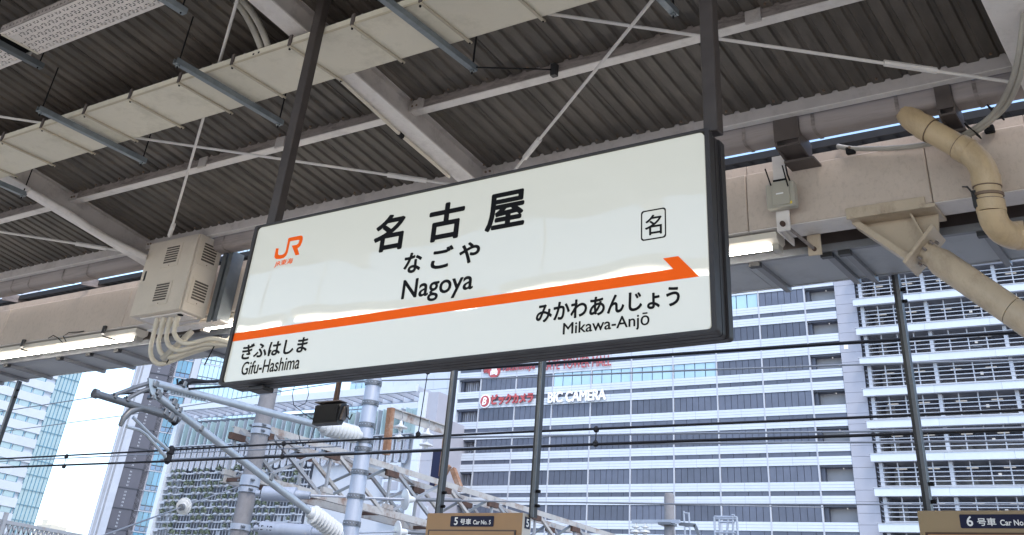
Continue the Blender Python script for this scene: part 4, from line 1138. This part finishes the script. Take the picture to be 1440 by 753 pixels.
mpipes = fb.local('recess_pipes', 'b_grey', [(-EW+.5+.28*i, -EW+.56+.28*i+.05*(i % 3), -.9, -.8, -1.36, 0) for i in range(9)])
for k in range(-2, 10):
    T = TOP0 - FH*k
    for i, sb in enumerate(bays[:8]):
        gl = (k == 2 and i in (2, 3, 4, 5)) or (k == 0 and i in (1, 2, 3, 4, 5))
        loc = fb.F(sb, 0, T) 
        inst('window_bay' if gl else 'dark_panels', mglass if gl else mdark, st, loc)
        inst('dark_strip', mthin, st, loc); w_ = inst('white_panels', mwhite, st, loc); inst('joint_backing', mjoint, w_, loc)
    for j, se in enumerate((-27.77, bays[8])):
        loc = fb.F(se, 0, T)
        w_ = inst('white_panels', mwhiteE, st, loc); inst('joint_backing', mjointE, w_, loc); inst('dark_strip', mthinE, st, loc)
        inst('recess_wall', mrec, st, loc)
        if j: inst('recess_pipes', mpipes, st, loc)
        else: inst('recess_lamp', fb.local('recess_lamp', 'light_strip', [(-1.1, -1.02, -.9, -.8, -.2, -.12)]), st, loc)
ZT, ZB = TOP0+FH*2, TOP0-FH*10
for sb in bays: fb.part('pilaster', sb-.07, sb+.07, -.2, .025, ZB, ZT, 'b_white2', st)
fb.part('end_pier', -72.55, -72.15, -3, .02, -1.6, ZT, 'b_white', st)
fb.part('parapet', -72.55, -27.77, -14, .02, ZT+.01, ZT+2, 'b_white', st)
fb.part('base_wall', -72.5, -27.77, -2, .0, -1.6, ZB, 'b_white2', st)
# lettering on the fascia
def wall_text(name, body, p0, p1, H, m, fat, dz=0.0, f=fb, dd=.12, thick=.12, **kw):
    s0, z0 = f.s_of(*p0); s1, z1 = f.s_of(*p1)
    return lettering(name, body, m, st, f.F(s0, dd, z0+dz), f.ex, f.ez, s1-s0, H, fat, thick, **kw)
wall_text('red_lettering', 'ビックカメラ', (692, 571), (750.5, 566), 1.15, 'red_letter', .045)
wall_text('white_lettering', 'BIC CAMERA', (771.5, 568), (853, 559), 1.12, 'white_letter', .03)
s0, z0 = fb.s_of(683, 565)
mb = MB(); mb.lathe(fb.F(s0, .05, z0), fb.en, [(0,.72),(.12,.72),(.13,.68)], 24); bd = mb.build('round_emblem', 'white_letter', st)
MB().lathe(fb.F(s0, .181, z0), fb.en, [(0,.6),(.03,.6)], 24).build('emblem_disc', 'red_letter', bd)
lettering('emblem_letter', 'B', 'white_letter', bd, fb.F(s0-.34, .215, z0-.4), fb.ex, fb.ez, .52, .8, .03, .02, slant=.22)
wall_text('red_lettering', 'GATE TOWER MALL', (762, 522), (860, 514), 1.12, 'red_letter', .0, thick=.06)
wall_text('red_lettering', 'Takashimaya', (705, 526), (752, 522), .95, 'red_letter', .0, thick=.06, slant=.25)
s0, z0 = fb.s_of(696, 522)
MB().lathe(fb.F(s0, .05, z0), fb.en, [(0,.80),(.12,.80)], 24).build('round_emblem', 'red_letter', st)
lettering('emblem_letter', '高', 'white_letter', st, fb.F(s0-.5, .175, z0-.5), fb.ex, fb.ez, 1.0, 1.0, .02, .02)
wall_text('red_lettering', '高', (681, 526), (688, 525), .8, 'red_letter', .02, thick=.06)

# --- grey panelled stair tower and open decks at right
dk = thing('parking_building', 'white open deck building with railings at the right edge', 'building', fb.F(-15, 0, -1.6))
tw = -27.74
k = 0; z = 12.0
mpan = fb.local('wall_panel', 'b_grey', [(0, 1.98, -.3, .06, .012, .898)])
fb.part('panel_backing', tw, tw+1.98, -10, -.02, -1.6, 50, 'b_joint', dk)
while z < 44:
    inst('wall_panel', mpan, dk, fb.F(tw, 0, z)); z += .91
fb.part('wall_sign', tw+.35, tw+.75, .06, .1, 27.9+2.6, 28.35+2.6, 'white_letter', dk)
SR = -4.0; SLF = -25.85
thick = [-25.2, -19.32, -13.0, -6.75]
thin = [-23.75, -22.28, -20.8, -17.75, -16.16, -14.6, -11.45, -9.9, -8.3]
for k in range(-2, 9):
    T = 34.83 - 2.743*k; B = T - .62; Zb = T - 2.743 + .13
    for a, b in ((SLF, -19.6), (-19.585, -14.0), (-13.985, -8.2), (-8.185, SR)):
        fb.part('fascia', a, b, .55, .95, B, T, 'b_white', dk)
    fb.part('fascia_cap', SLF-.12, SR, .5, 1.0, T+.004, T+.05, 'b_white2', dk)
    fb.part('deck_slab', SLF+.3, SR, -5, .54, T-.32, T-.004, 'b_back', dk)
    fb.part('sill', SLF+.45, SR, .0, .5, T+.052, T+.16, 'b_white2', dk)
    for s_ in thick: fb.part('column', s_-.16, s_+.16, -.2, .34, T-2.74+.17, B-.005, 'b_white2', dk)
    for s_ in thin: fb.part('post', s_-.05, s_+.05, .22, .32, T-2.74+.17, B-.005, 'b_white2', dk)
    for j in range(5):
        zr = Zb + .08 + .36*j
        fb.part('rail', SLF+.5, SR, .33, .37, zr, zr+.07, 'b_white2', dk)
        a, b = fb.F(SLF+.45, .3, zr+.05), fb.F(SLF+.0, -.4, zr+.33)
        MB().bar(a, b, .06, .06).build('end_stay', 'b_grey', dk)
    for s_ in (-24.0, -21.2, -18.0, -15.0, -11.8, -9.0):
        fb.part('ceiling_light', s_-.5, s_+.45, -2.2, -2.05, B+.0-.12, B-.05, 'light_strip', dk)
    fb.part('back_screen', -24.9, -24.1, -3, -2.9, T-2.74+.02, B, 'b_back', dk)
    fb.part('back_screen', -19.0, -18.0, -4, -3.9, T-2.74+.02, B-.6, 'b_back', dk)
    fb.part('sign_box', -16.3, -15.3, -1.2, -1.15, B-1.25, B-1.2, 'b_white2', dk)
    fb.part('exit_lamp', -15.85, -15.6, -1.1, -1.0, B-.95, B-.72, 'light_strip', dk)
fb.part('inner_wall', SLF+.3, SR, -5.2, -5, -1.6, 50, 'b_inside', dk)
fb.part('side_wall', SLF+.28, SLF+.5, -5, -2, -1.6, 50, 'b_back', dk)
fb.part('end_block', SR, SR+10, -14, .95, -1.6, 50, 'b_white2', dk)

# --- slate and glass tower behind
ftw = Fac((-181, 130, 0), 58)
tD = thing('glass_tower', 'tall tower with slate grey panel strip, white fins and blue glass', 'tower', ftw.F(12, 0, -1.6))
S = lambda px, py=700: ftw.s_of(px, py)[0]
b0, b1, b2, b3, b4, b5, b6, b7 = S(139.7), S(145.6), S(150.6), S(161.5), S(190.8), S(199), S(224), S(234)
sE = ftw.s_of(397, 548)[0]
H_ = 78
ftw.part('core', b4, sE, -20, -.5, -1.6, H_, 'b_grey', tD)
ftw.part('fin', b0, b0+.25, -3, .2, -1.6, H_, 'c_white', tD)
ftw.part('fin', b1, b1+.25, -3, .5, -1.6, H_, 'c_white', tD)
ftw.part('return_wall', b0+.26, b2, -3, -.1, -1.6, H_, 'c_white', tD)
ftw.part('edge_strip', b2, b3, -4, .35, -1.6, H_, 'c_white', tD)
zj = [ftw.s_of(x, y)[1] for x, y in ((181.6,628.7),(174,656.3),(166.5,684),(158,712.4),(150.6,742.5))]
FHt = (zj[0]-zj[4])/4
z = zj[4] - 3*FHt
fl0 = z
mslab = ftw.local('slate_panel', 'tower_grey', [(0, b4-b3-.02, -3, 0, .06, FHt-.06)])
mrib = ftw.local('slate_joint', 'b_dark_joint', [(0, b4-b3+.25, -3, .14, -.06, .06)])
md = ftw.local('panel_marks', 'mullion', [(.42+dx, .42+dx+.07, .0, .03, FHt*(.08+.17*i), FHt*(.08+.17*i)+.28) for i in range(5) for dx in (0, .22)])
mret = ftw.local('slate_return', 'tower_grey', [(0, b5-b4-.04, -3, -.6, .03, FHt-.03)])
cw = (b6-b5-.3)/3
mwin = ftw.local('window', 'glass_teal', [(.05, cw-.05, -.5, -.1, FHt*.30, FHt-.09)])
mlow = ftw.local('low_pane', 'glass_deep', [(.08, cw-.08, -.5, -.12, FHt*.05, FHt*.25)])
mwin2 = ftw.local('window', 'glass_blue', [(.05, cw-.05, -.5, -.1, FHt*.30, FHt-.09)])
mlow2 = ftw.local('low_pane', 'glass_blue', [(.1, cw-.1, -.5, -.12, FHt*.05, FHt*.25)])
nf = int((H_-z)/FHt)
for f in range(nf):
    zz2 = fl0 + FHt*f
    inst('slate_panel', mslab, tD, ftw.F(b3+.01, .1, zz2)); inst('slate_joint', mrib, tD, ftw.F(b3, .1, zz2)); inst('panel_marks', md, tD, ftw.F(b3+(b4-b3)*.28, .1, zz2))
    inst('slate_return', mret, tD, ftw.F(b4+.02, .1, zz2))
    for c in range(3):
        p = ftw.F(b5+.15+cw*c, 0, zz2); w_ = inst('window', mwin, tD, p); inst('low_pane', mlow, w_, p)
    ftw.part('floor_band', b5, b6, -.48, .0, zz2-.08, zz2+.08, 'c_white', tD)
    if zz2 > 30:
        ncol = int((sE-b7)/cw)
        for c in range(ncol):
            p = ftw.F(b7+.1+cw*c, 0, zz2); w_ = inst('window', mwin2, tD, p); inst('low_pane', mlow2, w_, p)
        ftw.part('floor_band', b7, sE, -.48, -.02, zz2-.08, zz2+.08, 'mullion', tD)
ftw.part('white_edge', b6, b7, -.5, .3, -1.6, H_, 'c_white', tD)

# --- pale tower at far left
fl_ = Fac((-235, 149.5, 0), 90)
tL = thing('pale_tower', 'pale white and turquoise glass tower at the left edge', 'tower', fl_.F(-15, 0, -1.6))
SLt = lambda px, py: fl_.s_of(px, py)
gR = SLt(81, 632)[0]; gL = SLt(48, 632)[0]
fl_.part('glass_body', gL, gR, -20, -.1, -1.6, 70, 'glass_pale', tL)
fl_.part('white_body', gL-60, gL-.01, -20, -.3, -1.6, 70, 'b_white', tL)
zA = SLt(20, 640)[1]; zB = SLt(14, 661)[1]; per = abs(zA-zB)
zz3 = zA - per*9
for i in range(7):
    s_ = gL + (gR-gL)*i/6; fl_.part('glazing_bar', s_-.05, s_+.05, -.1, .06, -1.6, 70, 'glass_teal', tL)
nfl = int((70-zz3)/per)
for f in range(nfl):
    zf = zz3 + per*f
    fl_.part('glazing_bar', gL, gR, -.1, .05, zf-.05, zf+.05, 'glass_teal', tL)
    off = (f % 5)*.5
    fl_.part('spandrel', gL-60, gL-.02, -.3, .12, zf-per*.30, zf+per*.30, 'b_white', tL)
    for c in range(7):
        s1 = gL-.6-off-3.1*c
        w_ = fl_.part('window', s1-2.7, s1, -.3, -.05, zf+per*.32, zf+per*.68, 'glass_pale', tL)
        fl_.part('window_bar', s1-.25, s1-.05, -.05, .05, zf+per*.32, zf+per*.68, 'glass_teal', w_)
# --- faint low roof between the towers
lr = thing('rooftop', 'faint cream rooftop far away between the two towers', 'building', P(78, 748, 260))
A = P(68, 741, 260); B = P(88, 741, 260)
MB().box((A.x, 255, -1.6), (B.x, 262, A.z)).build('wall', 'tray', lr)
A2 = P(73, 733, 260); B2 = P(80, 733, 260); MB().box((A2.x, 256, A.z+.01), (B2.x, 261, A2.z)).build('penthouse', 'tray', lr)

# --- low building with glass fins, hexagon screen and planted trellis
YC = 88.0
fc_ = Fac((0, YC, 0), 0)
xL, xR = P(236, 660, YC).x, P(587, 560, YC).x
ztop = P(258, 574, YC).z
zf1 = P(330, 592, YC).z; zf0 = P(330, 624, YC).z; zh0 = P(330, 663, YC).z
bc = thing('green_wall_building', 'pale building with glass fins, hexagon screen and rows of planters', 'building', (xL+10, YC+5, -1.6))
MB().box((xL+.3, YC+2.5, -1.6), (xR, YC+22, ztop-2)).build('core', 'b_grey', bc)
MB().box((xL+.35, YC+2.2, -1.6), (xR-.1, YC+2.48, zf0)).build('dark_backing', 'c_back', bc)
MB().box((xL-.2, YC-.6, -1.6), (xL+.5, YC+2.4, ztop-.9)).build('edge_pier', 'b_white', bc)
MB().box((xL-.6, YC-1.6, ztop-.75), (xR+1, YC-1.2, ztop)).build('roof_edge', 'b_white', bc)
MB().box((xL-.6, YC+2.2, ztop-.75), (xR+1, YC+2.45, ztop)).build('roof_edge', 'b_white', bc)
n = 26
for i in range(n+1):
    x = xL-.4 + (xR-xL+1)*i/n
    MB().box((x-.12, YC-1.19, ztop-.6), (x+.12, YC+2.19, ztop-.1)).build('pergola_beam', 'c_white', bc)
MB().box((xL+.6, YC+1.0, zf1+.15), (xL+24, YC+3, zf1+.55)).build('soffit_grille', 'b_dark', bc)
# glass fins
MB().box((xL+.5, YC+.6, zf0), (xR, YC+.8, zf1+.1)).build('glazing', 'glass_pale', bc)
nfin = 46
mf = MB().box((-.06, -.35, 0), (.06, .58, zf1-zf0)).mesh('glass_fin', 'glass_pale'); mf2 = MB().box((-.05, -.2, 0), (.05, .58, zf1-zf0)).mesh('glass_fin', 'c_white')
for i in range(nfin):
    inst('glass_fin', mf if i % 2 else mf2, bc, (xL+.8+(xR-xL-1)*i/nfin, YC, zf0))
MB().box((xL+.5, YC-.4, zf0-.12), (xR, YC+.9, zf0-.01)).build('ledge', 'c_white', bc)
# hexagon screen panels
def hexp():
    w2, h2 = .36, (zf0-zh0)*.44
    ou = [(-w2*.6,-h2),(w2*.6,-h2),(w2,-h2*.75),(w2,h2*.75),(w2*.6,h2),(-w2*.6,h2),(-w2,h2*.75),(-w2,-h2*.75)]
    mb = MB(); n = len(ou); inn = [(x*.62, z*.82) for x, z in ou]
    vs = [(x,-.1,z) for x,z in ou]+[(x,-.1,z) for x,z in inn]+[(x,.06,z) for x,z in ou]+[(x,.06,z) for x,z in inn]
    fs = []
    for i in range(n):
        j = (i+1) % n; fs += [(i,j,n+j,n+i),(2*n+i,3*n+i,3*n+j,2*n+j),(j,i,2*n+i,2*n+j),(n+i,n+j,3*n+j,3*n+i)]
    mb.add(vs, fs); fi = MB().add([(x,.0,z) for x,z in inn],[tuple(range(n))])
    return mb.mesh('screen_panel','c_white'), fi.mesh('screen_infill','b_grey')
hm, hi = hexp()
nh = int((xR-xL)/1.05)
for i in range(nh):
    p = (xL+1.3+1.05*i, YC-.1, (zf0+zh0)/2)
    o = inst('screen_panel', hm, bc, p); inst('screen_infill', hi, o, p)
# planted trellis
zlow = P(330, 775, YC).z - 1
rows = []
z = zh0 - .15
rp_ = P(330, 665, YC).z - P(330, 674.7, YC).z
while z > zlow: rows.append(z); z -= rp_
mrail = MB().box((xL+.3, YC-.25, -.07), (xR-14, YC-.05, .07)).mesh('trellis_rail', 'c_white')
mshelf = MB().box((xL-.1, YC-.3, -.16), (xL+1.3, YC+.4, .16)).mesh('planter_shelf', 'c_white')
mbk = MB().box((-.24, -.1, -.02), (.24, .3, .14)).mesh('planter_box', 'c_white')
def clump(seed):
    rd = random.Random(seed); mb = MB()
    for k in range(46):
        a = rd.uniform(0, 6.28); b = math.acos(rd.uniform(-.6, 1)); r = rd.uniform(.18, .42)
        c = Vector((r*math.sin(b)*math.cos(a), .7*r*math.sin(b)*math.sin(a), r*math.cos(b)*.9+.25))
        u = Vector((rd.uniform(-1,1), rd.uniform(-1,1), rd.uniform(-1,1))).normalized(); v = u.orthogonal().normalized(); s = rd.uniform(.06, .13)
        mb.add([c-u*s-v*s*.5, c+u*s-v*s*.5, c+u*s+v*s*.5, c-u*s+v*s*.5], [(0,1,2,3)])
    return mb
cl = [clump(i).mesh('shrub', 'leaf' if i % 2 else 'leaf2') for i in range(5)]
xT = xR - 14
nb = 0
for r, z in enumerate(rows):
    inst('trellis_rail', mrail, bc, (0, 0, z))
    if r % 2 == 0: inst('planter_shelf', mshelf, bc, (0, 0, z-.1))
    k = 0; x = xL + 1.7 + (.5 if r % 2 else 0)
    while x < xT - .5:
        if random.random() < .62 and nb < 290:
            inst('planter_box', mbk, bc, (x, YC-.5, z)); o = inst('shrub', cl[(r*7+k) % 5], bc, (x, YC-.55, z+.1)); nb += 1
            sc_ = random.uniform(.5, 1.1); o.scale = (sc_, sc_, sc_)
        elif random.random() < .3:
            MB().box((x-.22, YC+.0, z+.05), (x+.3, YC+.1, z+rp_*.8)).build('blind_panel', 'c_white', bc)
        x += 1.04; k += 1
i = 0
x = xL + 1.2
while x < xT:
    MB().bar((x, YC-.15, zh0), (x-.0, YC-.15, zlow), .06, .06, (0,1,0)).build('trellis_post', 'c_white', bc); x += .52; i += 1
# right wing of that building: white wall with deep windows, lavender block
wx0, wx1 = xT, P(583, 640, YC).x
MB().box((wx0, YC+.3, -1.6), (wx1, YC+2.3, zf0-.13)).build('wing_wall', 'b_white2', bc)
for py0, py1 in ((655, 668), (678, 690), (710, 728)):
    za, zb = P(555, py0, YC).z, P(555, py1, YC).z; xa, xb_ = P(542, py0, YC).x, P(562, py0, YC).x
    w_ = MB().box((xa-.3, YC-.2, zb-.25), (xb_+.3, YC+.28, za+.25)).build('window_surround', 'b_white', bc)
    MB().box((xa, YC-.24, zb), (xb_, YC-.205, za)).build('pane', 'b_grey', w_)
bx0, bx1 = P(584, 600, YC-2).x, P(629, 600, YC+.4).x
lb = thing('stair_block', 'plain lavender grey stair block left of the lettered store', 'building', ((bx0+bx1)/2, YC, -1.6))
ztb = P(600, 551, YC-2).z
for i in range(9):
    za = ztb - 3.3*i
    MB().box((bx0, YC-2, za-3.28), (bx0+.9, YC+.4, za)).build('pier_panel', 'b_white', lb)
    MB().box((bx0+.92, YC-1.6, za-3.28), (bx1, YC+.4, za)).build('wall_panel', 'b_grey', lb)
    if i in (3, 5): 
        v = MB().box((bx0+1.7, YC-1.66, za-2.2), (bx0+2.7, YC-1.605, za-.8)).build('vent_frame', 'b_white2', lb)
# --- pale panelled building behind
YE = 112.0
ex0, ex1 = P(493, 540, YE).x, P(650, 540, YE).x
pe_ = thing('panelled_building', 'very pale panelled wall building behind the stair block', 'building', ((ex0+ex1)/2, YE+5, -1.6))
MB().box((ex0, YE+.1, -1.6), (ex1, YE+20, 52)).build('core', 'b_joint', pe_)
gx = P(517, 545, YE).x
nr, nc = 14, 7
mp = MB().box((.015, -.1, .015), ((ex1-gx)/nc-.015, .1, 3.7-.03)).mesh('wall_panel', 'b_white')
for r in range(nr):
    for c in range(nc): inst('wall_panel', mp, pe_, (gx+(ex1-gx)/nc*c, YE, .5+3.7*r))
    for c in range(3):
        xa = ex0 + (gx-ex0)/3*c
        for h in (0, 1): MB().box((xa+.08, YE-.05, .5+3.7*r+1.85*h+.08), (xa+(gx-ex0)/3-.08, YE+.1, .5+3.7*r+1.85*h+1.77)).build('window', 'glass_blue', pe_)
